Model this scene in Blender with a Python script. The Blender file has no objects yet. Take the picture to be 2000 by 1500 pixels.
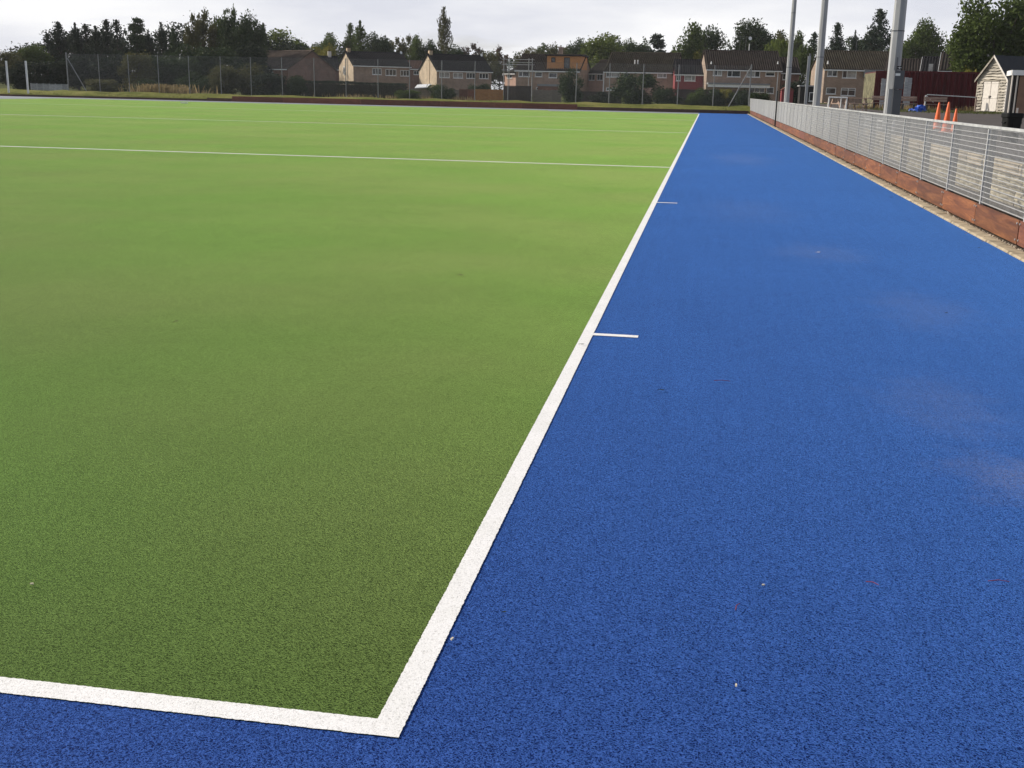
import bpy, bmesh, math, random
import numpy as np
from mathutils import Vector, Matrix

# ------------------------------------------------------------------ camera, sky, sun, exposure
sc = bpy.context.scene
COL = sc.collection
F_PX, CAM = 2214.465, Vector((0.66723, -2.44621, 1.57850))
YAW, PITCH, ROLL = -0.1616231, -0.2540736, 0.0216317
fwd = Vector((math.sin(YAW)*math.cos(PITCH), math.cos(YAW)*math.cos(PITCH), math.sin(PITCH)))
rt0 = Vector((math.cos(YAW), -math.sin(YAW), 0)); up0 = rt0.cross(fwd)
rt = math.cos(ROLL)*rt0 + math.sin(ROLL)*up0
up = -math.sin(ROLL)*rt0 + math.cos(ROLL)*up0
cam = bpy.data.cameras.new('camera'); camo = bpy.data.objects.new('camera', cam); COL.objects.link(camo)
camo.matrix_world = Matrix(((rt.x, up.x, -fwd.x, CAM.x), (rt.y, up.y, -fwd.y, CAM.y), (rt.z, up.z, -fwd.z, CAM.z), (0, 0, 0, 1)))
cam.sensor_width = 36; cam.lens = F_PX/2000*36; cam.clip_start = 0.05; cam.clip_end = 5000
sc.camera = camo

SUN_EL, SUN_AZ = math.radians(31), math.radians(-76)      # azimuth measured from +Y towards +X
sun_dir = Vector((math.sin(SUN_AZ)*math.cos(SUN_EL), math.cos(SUN_AZ)*math.cos(SUN_EL), math.sin(SUN_EL)))
world = bpy.data.worlds.new('World'); sc.world = world; world.use_nodes = True
wn, wl = world.node_tree.nodes, world.node_tree.links
wn.clear()
wout = wn.new('ShaderNodeOutputWorld'); wbg = wn.new('ShaderNodeBackground'); wbg.inputs['Strength'].default_value = 0.10
sky = wn.new('ShaderNodeTexSky'); sky.sky_type = 'NISHITA'; sky.sun_disc = False
sky.sun_elevation = SUN_EL; sky.sun_rotation = SUN_AZ; sky.dust_density = 2.0; sky.air_density = 1.0
tc = wn.new('ShaderNodeTexCoord')
sep = wn.new('ShaderNodeSeparateXYZ'); wl.new(tc.outputs['Generated'], sep.inputs[0])
# cloud sheet seen in perspective: the direction divided by its height, so that the deck closes up towards the horizon
den = wn.new('ShaderNodeMath'); den.operation = 'ADD'; den.inputs[1].default_value = 0.16; wl.new(sep.outputs['Z'], den.inputs[0])
den2 = wn.new('ShaderNodeMath'); den2.operation = 'MAXIMUM'; den2.inputs[1].default_value = 0.1; wl.new(den.outputs[0], den2.inputs[0])
dv = wn.new('ShaderNodeVectorMath'); dv.operation = 'DIVIDE'; wl.new(tc.outputs['Generated'], dv.inputs[0])
cmb = wn.new('ShaderNodeCombineXYZ'); [wl.new(den2.outputs[0], cmb.inputs[k]) for k in range(3)]; wl.new(cmb.outputs[0], dv.inputs[1])
cn = wn.new('ShaderNodeTexNoise'); cn.inputs['Scale'].default_value = 0.9; cn.inputs['Detail'].default_value = 8; cn.inputs['Roughness'].default_value = 0.55
wl.new(dv.outputs[0], cn.inputs['Vector'])
hz = wn.new('ShaderNodeMapRange'); hz.inputs['From Min'].default_value = 0.05; hz.inputs['From Max'].default_value = 0.30; hz.inputs['To Min'].default_value = 0.34; hz.inputs['To Max'].default_value = -0.05; hz.clamp = True
wl.new(sep.outputs['Z'], hz.inputs['Value'])
cov = wn.new('ShaderNodeMath'); cov.operation = 'ADD'; wl.new(cn.outputs['Fac'], cov.inputs[0]); wl.new(hz.outputs[0], cov.inputs[1])
cr = wn.new('ShaderNodeValToRGB'); cr.color_ramp.elements[0].position = 0.44; cr.color_ramp.elements[0].color = (0.05, 0.05, 0.05, 1)
cr.color_ramp.elements[1].position = 0.70; cr.color_ramp.elements[1].color = (0.98, 0.98, 0.98, 1); wl.new(cov.outputs[0], cr.inputs[0])
cn2 = wn.new('ShaderNodeTexNoise'); cn2.inputs['Scale'].default_value = 0.85; cn2.inputs['Detail'].default_value = 5
ofs = wn.new('ShaderNodeVectorMath'); ofs.operation = 'ADD'; ofs.inputs[1].default_value = (4.1, 0.0, 0.0); wl.new(dv.outputs[0], ofs.inputs[0]); wl.new(ofs.outputs[0], cn2.inputs['Vector'])
cr2 = wn.new('ShaderNodeValToRGB'); cr2.color_ramp.elements[0].position = 0.36; cr2.color_ramp.elements[0].color = (7.5, 7.7, 8.5, 1)
cr2.color_ramp.elements[1].position = 0.62; cr2.color_ramp.elements[1].color = (10.4, 10.4, 10.5, 1); wl.new(cn2.outputs['Fac'], cr2.inputs[0])
mx = wn.new('ShaderNodeMixRGB')
wl.new(cr.outputs[0], mx.inputs[0]); wl.new(sky.outputs[0], mx.inputs[1]); wl.new(cr2.outputs[0], mx.inputs[2])
wl.new(mx.outputs[0], wbg.inputs['Color']); wl.new(wbg.outputs[0], wout.inputs[0])
sun = bpy.data.lights.new('sun', 'SUN'); sun.energy = 5.0; sun.angle = math.radians(0.8); sun.color = (1.0, 0.92, 0.80)
suno = bpy.data.objects.new('sun', sun); COL.objects.link(suno); suno.location = (-40, 40, 60)
suno.rotation_euler = (-sun_dir).to_track_quat('-Z', 'Y').to_euler()
vs = sc.view_settings
vs.view_transform = 'Standard'; vs.look = 'None'; vs.gamma = 1; vs.exposure = 0; vs.use_curve_mapping = False
rnd = random.Random(7); nprng = np.random.default_rng(7)

# ------------------------------------------------------------------ measuring: rays through photo points
def ray(u, v): return fwd + (u-1000)/F_PX*rt - (v-750)/F_PX*up
def at(u, v, Y):
    d = ray(u, v); return CAM + d*((Y-CAM.y)/d.y)
def atz(u, v, z=0.0):
    d = ray(u, v); return CAM + d*((z-CAM.z)/d.z)
def atx(u, v, X):
    d = ray(u, v); return CAM + d*((X-CAM.x)/d.x)

# ------------------------------------------------------------------ materials
MATS = {}
def nodes_of(name):
    m = bpy.data.materials.new(name); m.use_nodes = True; nt = m.node_tree
    return m, nt, nt.nodes, nt.links, nt.nodes['Principled BSDF']
def N(nt, t, **kw):
    n = nt.nodes.new(t)
    for k, v in kw.items():
        if k in n.inputs: n.inputs[k].default_value = v
        else: setattr(n, k, v)
    return n
def ramp(nt, fac, stops, interp='LINEAR'):
    r = nt.nodes.new('ShaderNodeValToRGB'); cr = r.color_ramp; cr.interpolation = interp
    while len(cr.elements) < len(stops): cr.elements.new(0.5)
    for e, (p, c) in zip(cr.elements, stops):
        e.position = p; e.color = (*c, 1) if len(c) == 3 else c
    nt.links.new(fac, r.inputs[0]); return r.outputs[0]
def mixc(nt, fac, a, b, mode='MIX'):
    m = nt.nodes.new('ShaderNodeMixRGB'); m.blend_type = mode
    for i, x in enumerate((fac, a, b)):
        if hasattr(x, 'links'): nt.links.new(x, m.inputs[i])
        elif isinstance(x, (int, float)): m.inputs[i].default_value = x
        else: m.inputs[i].default_value = (*x, 1)
    return m.outputs[0]
def bump(nt, h, strength, dist, bsdf):
    b = nt.nodes.new('ShaderNodeBump'); b.inputs['Strength'].default_value = strength; b.inputs['Distance'].default_value = dist
    nt.links.new(h, b.inputs['Height']); nt.links.new(b.outputs[0], bsdf.inputs['Normal'])
def coord(nt, kind='Object', scale=None):
    t = nt.nodes.new('ShaderNodeTexCoord'); o = t.outputs[kind]
    if scale:
        m = nt.nodes.new('ShaderNodeMapping'); m.inputs['Scale'].default_value = scale; nt.links.new(o, m.inputs[0]); o = m.outputs[0]
    return o
def noise(nt, co, scale, detail=3, rough=0.55, dist=0.0):
    n = N(nt, 'ShaderNodeTexNoise', Scale=scale, Detail=detail, Roughness=rough, Distortion=dist); nt.links.new(co, n.inputs['Vector']); return n.outputs['Fac']

def plain(name, c, rough=0.6, var=0.18, scale=3.0, metal=0.0, spec=0.4, bmp=0.0, bscale=40, island=0.0, stretch=None):
    """one colour with weathering variation (and a little per piece)"""
    if name in MATS: return MATS[name]
    m, nt, ns, ln, b = nodes_of(name)
    co = coord(nt, 'Object', stretch)
    f = noise(nt, co, scale, 5, 0.6)
    lo = tuple(x*(1-var) for x in c); hi = tuple(min(1, x*(1+var)) for x in c)
    col = ramp(nt, f, [(0.3, lo), (0.7, hi)])
    if island:
        g = nt.nodes.new('ShaderNodeObjectInfo')
        col2 = ramp(nt, g.outputs['Random'], [(0, (1-island,)*3), (1, (1+island,)*3)])
        col = mixc(nt, 1.0, col, col2, 'MULTIPLY')
    ln.new(col, b.inputs['Base Color'])
    b.inputs['Roughness'].default_value = rough; b.inputs['Metallic'].default_value = metal; b.inputs['Specular IOR Level'].default_value = spec
    if bmp: bump(nt, noise(nt, co, bscale, 4), bmp, 0.01, b)
    MATS[name] = m; return m

def turf(name, dark, mid, light, stains=(), stain_col=(0.2, 0.16, 0.12), sheen=0.0, sheen_tint=(1, 1, 1), streak=0.0, patch=0.12, hue=None):
    m, nt, ns, ln, b = nodes_of(name)
    co = coord(nt, 'Object')
    def worm(scale, k, off):                      # curled fibres: thin lines along the mid level of a noise field
        mo = N(nt, 'ShaderNodeMapping'); mo.inputs['Location'].default_value = off; ln.new(co, mo.inputs[0])
        f = noise(nt, mo.outputs[0], scale, 1, 0.5, 0.5)
        a = N(nt, 'ShaderNodeMath', operation='SUBTRACT'); ln.new(f, a.inputs[0]); a.inputs[1].default_value = 0.5
        b_ = N(nt, 'ShaderNodeMath', operation='ABSOLUTE'); ln.new(a.outputs[0], b_.inputs[0])
        c = N(nt, 'ShaderNodeMath', operation='MULTIPLY_ADD'); ln.new(b_.outputs[0], c.inputs[0]); c.inputs[1].default_value = -k; c.inputs[2].default_value = 1.0; c.use_clamp = True
        return c.outputs[0]
    w1, w2 = worm(92, 10.0, (0, 0, 0)), worm(138, 12.0, (7.3, 2.1, 1.7))
    mxx = N(nt, 'ShaderNodeMath', operation='MAXIMUM'); ln.new(w1, mxx.inputs[0]); ln.new(w2, mxx.inputs[1]); h = mxx.outputs[0]
    col = ramp(nt, h, [(0.0, dark), (0.35, mid), (0.7, tuple((a+b)/2 for a, b in zip(mid, light))), (1.0, light)])
    # wear that tints the whole pile: patches metres across, smaller mottling, olive and fresher areas, brushing lines along the pitch
    var = ramp(nt, noise(nt, co, 0.35, 4, 0.6), [(0.3, (1-patch,)*3), (0.7, (1+patch,)*3)])
    var = mixc(nt, 1.0, var, ramp(nt, noise(nt, co, 4.0, 4, 0.6), [(0.3, (1-patch*0.5,)*3), (0.7, (1+patch*0.5,)*3)]), 'MULTIPLY')
    if hue: var = mixc(nt, 1.0, var, ramp(nt, noise(nt, co, 0.28, 3, 0.5), [(0.36, hue[0]), (0.62, hue[1])]), 'MULTIPLY')
    if streak:
        st = noise(nt, coord(nt, 'Object', (1, 0.03, 1)), 14, 3, 0.7)
        var = mixc(nt, 1.0, var, ramp(nt, st, [(0.3, (1-streak,)*3), (0.7, (1+streak,)*3)]), 'MULTIPLY')
    col = mixc(nt, 1.0, col, var, 'MULTIPLY')
    for (sx, sy, rx, ry, amt) in stains:          # dried sand and dirt washed onto the carpet
        mpn = N(nt, 'ShaderNodeMapping'); mpn.vector_type = 'POINT'
        mpn.inputs['Location'].default_value = (-sx/rx, -sy/ry, 0); mpn.inputs['Scale'].default_value = (1/rx, 1/ry, 0)
        ln.new(co, mpn.inputs[0])
        ln_ = N(nt, 'ShaderNodeVectorMath', operation='LENGTH'); ln.new(mpn.outputs[0], ln_.inputs[0])
        nn = noise(nt, co, 1.7/max(rx, 0.3), 5, 0.65)
        ad = N(nt, 'ShaderNodeMath', operation='MULTIPLY_ADD'); ln.new(nn, ad.inputs[0]); ad.inputs[1].default_value = 1.6; ad.inputs[2].default_value = -0.8
        s = N(nt, 'ShaderNodeMath', operation='ADD'); ln.new(ln_.outputs['Value'], s.inputs[0]); ln.new(ad.outputs[0], s.inputs[1])
        fac = ramp(nt, s.outputs[0], [(0.0, (amt*1.15,)*3), (1.0, (0, 0, 0))], 'EASE')
        gr = N(nt, 'ShaderNodeMath', operation='MULTIPLY'); ln.new(fac, gr.inputs[0]); ln.new(ramp(nt, noise(nt, co, 45, 4, 0.75), [(0.34, (0.1,)*3), (0.66, (1.0,)*3)]), gr.inputs[1])
        col = mixc(nt, gr.outputs[0], col, stain_col)
    ln.new(col, b.inputs['Base Color'])
    b.inputs['Roughness'].default_value = 0.75; b.inputs['Specular IOR Level'].default_value = 0.04
    sw = N(nt, 'ShaderNodeMath', operation='MULTIPLY_ADD'); ln.new(h, sw.inputs[0]); sw.inputs[1].default_value = sheen*0.45; sw.inputs[2].default_value = sheen*0.81; ln.new(sw.outputs[0], b.inputs['Sheen Weight'])
    b.inputs['Sheen Roughness'].default_value = 0.36; ln.new(mixc(nt, 1.0, var, sheen_tint, 'MULTIPLY'), b.inputs['Sheen Tint'])
    bump(nt, h, 0.35, 0.010, b)
    MATS[name] = m; return m

def leafy(name, dark, light, trans=0.25):
    m, nt, ns, ln, b = nodes_of(name)
    g = nt.nodes.new('ShaderNodeNewGeometry')
    co = coord(nt, 'Object')
    f = noise(nt, co, 0.9, 2)
    a = N(nt, 'ShaderNodeMath', operation='MULTIPLY_ADD'); ln.new(g.outputs['Random Per Island'], a.inputs[0]); a.inputs[1].default_value = 0.45
    s = N(nt, 'ShaderNodeMath', operation='MULTIPLY_ADD'); ln.new(f, s.inputs[0]); s.inputs[1].default_value = 1.3; s.inputs[2].default_value = -0.37
    ln.new(s.outputs[0], a.inputs[2])
    col = ramp(nt, a.outputs[0], [(0.05, dark), (0.95, light)])
    ln.new(col, b.inputs['Base Color']); b.inputs['Roughness'].default_value = 0.7; b.inputs['Specular IOR Level'].default_value = 0.06
    t = nt.nodes.new('ShaderNodeBsdfTranslucent'); ln.new(col, t.inputs['Color'])
    mxs = nt.nodes.new('ShaderNodeMixShader'); mxs.inputs[0].default_value = trans
    out = ns['Material Output']; ln.new(b.outputs[0], mxs.inputs[1]); ln.new(t.outputs[0], mxs.inputs[2]); ln.new(mxs.outputs[0], out.inputs['Surface'])
    MATS[name] = m; return m

def chainlink(name, c=(0.24, 0.245, 0.25), pitch=0.07, wire=0.055):
    """woven wire: diamonds cut out of the sheet"""
    m, nt, ns, ln, b = nodes_of(name)
    co = coord(nt, 'Object'); sp = nt.nodes.new('ShaderNodeSeparateXYZ'); ln.new(co, sp.inputs[0])
    outs = []
    for sgn in (1, -1):
        a = N(nt, 'ShaderNodeMath', operation='MULTIPLY_ADD'); ln.new(sp.outputs['Z'], a.inputs[0]); a.inputs[1].default_value = sgn; ln.new(sp.outputs['X'], a.inputs[2])
        d = N(nt, 'ShaderNodeMath', operation='MULTIPLY'); ln.new(a.outputs[0], d.inputs[0]); d.inputs[1].default_value = 1/pitch
        fr = N(nt, 'ShaderNodeMath', operation='FRACT'); ln.new(d.outputs[0], fr.inputs[0])
        lt = N(nt, 'ShaderNodeMath', operation='LESS_THAN'); ln.new(fr.outputs[0], lt.inputs[0]); lt.inputs[1].default_value = wire
        outs.append(lt.outputs[0])
    mxm = N(nt, 'ShaderNodeMath', operation='MAXIMUM'); ln.new(outs[0], mxm.inputs[0]); ln.new(outs[1], mxm.inputs[1])
    ln.new(mxm.outputs[0], b.inputs['Alpha']); b.inputs['Base Color'].default_value = (*c, 1); b.inputs['Roughness'].default_value = 0.5
    MATS[name] = m; return m

turf('turf_green', (0.006, 0.013, 0.003), (0.008, 0.019, 0.003), (0.088, 0.130, 0.040), sheen=0.69, sheen_tint=(0.71, 1.0, 0.27), hue=((1.01, 1.0, 1.0), (0.87, 1.02, 0.83)),
     stains=[(-13.2, 33.8, 5.0, 2.6, 0.25), (-1.4, 7.6, 2.2, 1.6, 0.16), (-20, 40, 9, 5, 0.2)], stain_col=(0.12, 0.15, 0.05), patch=0.07)
turf('turf_blue', (0.002, 0.007, 0.060), (0.003, 0.013, 0.115), (0.050, 0.118, 0.420), sheen=0.56, sheen_tint=(0.115, 0.375, 1.0), streak=0.05,
     stains=[(2.1, 2.5, 0.42, 0.5, 0.42), (2.0, 3.7, 0.5, 0.9, 0.22), (1.89, 9.7, 0.7, 1.0, 0.25), (1.6, 27.4, 1.1, 4.0, 0.28), (2.4, 6.6, 0.6, 1.3, 0.2), (1.3, 14, 1.0, 2.5, 0.14)],
     stain_col=(0.20, 0.17, 0.18), patch=0.06)
def white_turf():
    m, nt, ns, ln, b = nodes_of('turf_white'); co = coord(nt, 'Object')
    f1 = noise(nt, co, 170, 2, 0.6, 1.2)
    col = ramp(nt, f1, [(0.33, (0.52, 0.51, 0.50)), (0.45, (0.82, 0.81, 0.80)), (0.6, (0.88, 0.87, 0.87))])
    col = mixc(nt, 1.0, col, ramp(nt, noise(nt, co, 3.0, 6, 0.7), [(0.35, (0.92, 0.925, 0.91)), (0.6, (1, 1, 1))]), 'MULTIPLY')
    ln.new(col, b.inputs['Base Color']); b.inputs['Roughness'].default_value = 0.8; bump(nt, f1, 0.3, 0.006, b); MATS['turf_white'] = m
white_turf()
def wood(name, c1, c2, c3, scale=2.2, rough=0.6, island=0.25, stretch=(1, 1, 5.0), drip=0.0):
    m, nt, ns, ln, b = nodes_of(name)
    co = coord(nt, 'Object', stretch)
    inf = nt.nodes.new('ShaderNodeObjectInfo')
    off = N(nt, 'ShaderNodeVectorMath', operation='MULTIPLY_ADD'); ln.new(inf.outputs['Random'], off.inputs[0]); off.inputs[1].default_value = (37, 53, 29); ln.new(co, off.inputs[2])
    f = noise(nt, off.outputs[0], scale, 6, 0.62, 1.2)
    w = noise(nt, off.outputs[0], scale*7, 3, 0.6, 0.4)
    col = ramp(nt, f, [(0.28, c1), (0.5, c2), (0.74, c3)])
    col = mixc(nt, 1.0, col, ramp(nt, w, [(0.3, (0.82,)*3), (0.7, (1.14,)*3)]), 'MULTIPLY')
    col = mixc(nt, 1.0, col, ramp(nt, inf.outputs['Random'], [(0, (1-island, 1-island, 1-island)), (1, (1+island*0.6,)*3)]), 'MULTIPLY')
    if drip:                                      # dark water runs down the face
        co3 = coord(nt, 'Object', (1, 7.0, 0.9)); off3 = N(nt, 'ShaderNodeVectorMath', operation='MULTIPLY_ADD'); ln.new(inf.outputs['Random'], off3.inputs[0]); off3.inputs[1].default_value = (11, 83, 5); ln.new(co3, off3.inputs[2])
        col = mixc(nt, 1.0, col, ramp(nt, noise(nt, off3.outputs[0], 1.6, 4, 0.7), [(0.24, (1-drip,)*3), (0.36, (1, 1, 1))]), 'MULTIPLY')
    ln.new(col, b.inputs['Base Color']); b.inputs['Roughness'].default_value = rough; bump(nt, w, 0.25, 0.01, b); MATS[name] = m; return m
wood('board_red', (0.078, 0.024, 0.009), (0.165, 0.054, 0.017), (0.310, 0.120, 0.038), stretch=(1, 0.45, 5.5), drip=0.7, island=0.3)
wood('board_dark', (0.030, 0.014, 0.009), (0.062, 0.026, 0.016), (0.10, 0.045, 0.026))
wood('board_brown', (0.085, 0.028, 0.016), (0.155, 0.050, 0.026), (0.22, 0.080, 0.040))
wood('panel_orange', (0.26, 0.11, 0.03), (0.42, 0.19, 0.055), (0.52, 0.26, 0.09))
wood('panel_grey', (0.13, 0.105, 0.085), (0.22, 0.185, 0.15), (0.32, 0.27, 0.22))
wood('panel_dark', (0.018, 0.012, 0.010), (0.035, 0.022, 0.018), (0.06, 0.04, 0.03))
wood('bench_wood', (0.20, 0.135, 0.10), (0.36, 0.25, 0.19), (0.48, 0.35, 0.28))
wood('waney', (0.13, 0.11, 0.082), (0.35, 0.31, 0.245), (0.54, 0.50, 0.425))
wood('grey_board', (0.20, 0.21, 0.22), (0.36, 0.37, 0.38), (0.50, 0.50, 0.50))
wood('cladding', (0.30, 0.125, 0.045), (0.42, 0.185, 0.065), (0.52, 0.25, 0.10))
def brickm(name, c1, c2, mortar):
    m, nt, ns, ln, b = nodes_of(name)
    co = coord(nt, 'Object', (1, 1, 1)); rot = N(nt, 'ShaderNodeMapping'); rot.inputs['Rotation'].default_value = (math.radians(90), 0, 0); ln.new(co, rot.inputs[0])
    br = N(nt, 'ShaderNodeTexBrick', Scale=1.0); br.inputs['Brick Width'].default_value = 0.225; br.inputs['Row Height'].default_value = 0.075; br.inputs['Mortar Size'].default_value = 0.008
    br.inputs['Color1'].default_value = (*c1, 1); br.inputs['Color2'].default_value = (*c2, 1); br.inputs['Mortar'].default_value = (*mortar, 1); ln.new(rot.outputs[0], br.inputs['Vector'])
    f = noise(nt, co, 0.9, 5, 0.6)
    col = mixc(nt, 1.0, br.outputs['Color'], ramp(nt, f, [(0.3, (0.75,)*3), (0.7, (1.25,)*3)]), 'MULTIPLY')
    ln.new(col, b.inputs['Base Color']); b.inputs['Roughness'].default_value = 0.85; MATS[name] = m
brickm('brick_buff', (0.37, 0.25, 0.18), (0.29, 0.185, 0.13), (0.26, 0.22, 0.18))
brickm('brick_red', (0.22, 0.095, 0.065), (0.16, 0.065, 0.045), (0.2, 0.16, 0.13))
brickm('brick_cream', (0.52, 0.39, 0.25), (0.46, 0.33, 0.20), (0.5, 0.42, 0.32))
plain('tile_brown', (0.037, 0.029, 0.024), 0.9, 0.3, 1.2, 0, 0.12); plain('tile_dark', (0.016, 0.015, 0.017), 0.9, 0.25, 1.2, 0, 0.12)
plain('tile_moss', (0.046, 0.038, 0.026), 0.9, 0.35, 1.0, 0, 0.12); plain('tile_red', (0.075, 0.040, 0.030), 0.9, 0.25, 1.2, 0, 0.12)
plain('paint_white', (0.78, 0.78, 0.77), 0.45, 0.06); plain('render_white', (0.72, 0.66, 0.58), 0.8, 0.08)
plain('render_pink', (0.56, 0.36, 0.28), 0.85, 0.1)
plain('red_cladding', (0.23, 0.04, 0.045), 0.6, 0.12); plain('grey_cladding', (0.22, 0.23, 0.24), 0.7, 0.1)
def glassm(name, c, rough):
    m, nt, ns, ln, b = nodes_of(name); b.inputs['Base Color'].default_value = (*c, 1); b.inputs['Roughness'].default_value = rough; b.inputs['Specular IOR Level'].default_value = 0.6
    co = coord(nt, 'Object'); ln.new(ramp(nt, noise(nt, co, 1.5, 3), [(0.3, tuple(x*0.6 for x in c)), (0.7, tuple(x*1.5 for x in c))]), b.inputs['Base Color']); MATS[name] = m
glassm('glass', (0.022, 0.025, 0.028), 0.06); glassm('glass_curtain', (0.30, 0.30, 0.29), 0.12)
plain('galv', (0.42, 0.425, 0.42), 0.45, 0.12, 9, 0.0, 0.5, island=0.08); plain('galv_dull', (0.085, 0.088, 0.098), 0.5, 0.15, 6, 0.1); plain('galv_mid', (0.19, 0.198, 0.205), 0.5, 0.12, 4)
plain('rail_grey', (0.40, 0.405, 0.395), 0.5, 0.22, 5, island=0.12)
plain('galv_bright', (0.34, 0.345, 0.35), 0.5, 0.2, 2.0, 0.0, 0.4, stretch=(3, 3, 0.4)); plain('cabinet_grey', (0.085, 0.09, 0.10), 0.5, 0.1)
plain('black_paint', (0.012, 0.012, 0.013), 0.45, 0.2); plain('bin_black', (0.006, 0.006, 0.0065), 0.5, 0.35, 6, 0, 0.2)
plain('kerb', (0.33, 0.275, 0.19), 0.9, 0.38, 9, bmp=0.35, bscale=70, island=0.13)
plain('stone', (0.40, 0.355, 0.25), 0.95, 0.60, 13, 0, 0.1, bmp=1.0, bscale=24, island=0.22, stretch=(1, 0.32, 1)); plain('coping', (0.47, 0.39, 0.27), 0.95, 0.45, 11, 0, 0.1, bmp=0.6, bscale=30, island=0.15, stretch=(1, 0.35, 1))
plain('mortar', (0.05, 0.045, 0.04), 0.95, 0.3, 9)
plain('gravel', (0.075, 0.06, 0.045), 0.95, 0.45, 30, bmp=0.8, bscale=80); plain('pebble', (0.50, 0.43, 0.34), 0.9, 0.35, 9)
plain('tarmac', (0.082, 0.071, 0.066), 0.9, 0.22, 1.2, 0, 0.15, bmp=0.3, bscale=150)
plain('bank_dark', (0.05, 0.042, 0.036), 0.95, 0.45, 14, 0, 0.1, bmp=0.8, bscale=40)
plain('run_off', (0.22, 0.23, 0.27), 0.8, 0.12, 0.6)
plain('container_red', (0.088, 0.0095, 0.0115), 0.55, 0.3, 1.3, 0, 0.25, stretch=(2, 2, 0.4)); plain('cone_orange', (0.80, 0.145, 0.035), 0.5, 0.12, 12)
plain('cone_pale', (0.82, 0.36, 0.25), 0.5, 0.12, 12); plain('tarp_blue', (0.012, 0.075, 0.42), 0.4, 0.2, 6)
plain('roof_felt', (0.030, 0.031, 0.034), 0.85, 0.2, 3); plain('door_cream', (0.76, 0.71, 0.64), 0.7, 0.16, 5, stretch=(4, 4, 0.6)); plain('brown_door', (0.22, 0.13, 0.085), 0.7, 0.2, 3)
plain('bark', (0.055, 0.042, 0.032), 0.95, 0.3, 5); plain('dark_timber', (0.016, 0.015, 0.015), 0.8, 0.25, 3)
plain('leaf_dead', (0.10, 0.06, 0.03), 0.8, 0.2, 90); plain('twig_red', (0.24, 0.035, 0.045), 0.7, 0.15, 50); plain('chip_pale', (0.62, 0.55, 0.42), 0.8, 0.2, 60); plain('leaf_black', (0.03, 0.018, 0.014), 0.8, 0.2, 90)
def grassm(name, a, b_, c):
    m, nt, ns, ln, b = nodes_of(name); co = coord(nt, 'Object')
    f = noise(nt, co, 0.5, 6, 0.65); g = noise(nt, co, 22, 3)
    col = mixc(nt, 1.0, ramp(nt, f, [(0.3, a), (0.5, b_), (0.7, c)]), ramp(nt, g, [(0.3, (0.7,)*3), (0.7, (1.3,)*3)]), 'MULTIPLY')
    ln.new(col, b.inputs['Base Color']); b.inputs['Roughness'].default_value = 0.9; b.inputs['Specular IOR Level'].default_value = 0.05; bump(nt, g, 0.6, 0.05, b); MATS[name] = m
grassm('lawn', (0.10, 0.115, 0.025), (0.165, 0.17, 0.045), (0.24, 0.215, 0.075)); grassm('field', (0.05, 0.06, 0.02), (0.075, 0.085, 0.03), (0.10, 0.10, 0.04))
leafy('leaf_mid', (0.038, 0.057, 0.016), (0.115, 0.155, 0.041)); leafy('leaf_dark', (0.020, 0.034, 0.017), (0.068, 0.095, 0.037), 0.15)
leafy('leaf_light', (0.061, 0.088, 0.018), (0.187, 0.226, 0.055), 0.3); leafy('leaf_olive', (0.050, 0.053, 0.022), (0.138, 0.132, 0.055), 0.25)
leafy('leaf_conifer', (0.018, 0.031, 0.022), (0.061, 0.083, 0.054), 0.08); leafy('leaf_yellow', (0.12, 0.12, 0.02), (0.30, 0.27, 0.06), 0.3)
leafy('leaf_russet', (0.075, 0.050, 0.038), (0.17, 0.115, 0.085), 0.25); leafy('leaf_black', (0.014, 0.022, 0.016), (0.048, 0.064, 0.036), 0.1)
leafy('dry_grass', (0.16, 0.12, 0.055), (0.36, 0.28, 0.15), 0.3); leafy('weed_green', (0.05, 0.065, 0.02), (0.14, 0.15, 0.05), 0.3)
leafy('leaf_litter', (0.045, 0.028, 0.015), (0.22, 0.15, 0.08), 0.1)
chainlink('chainlink')

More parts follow.
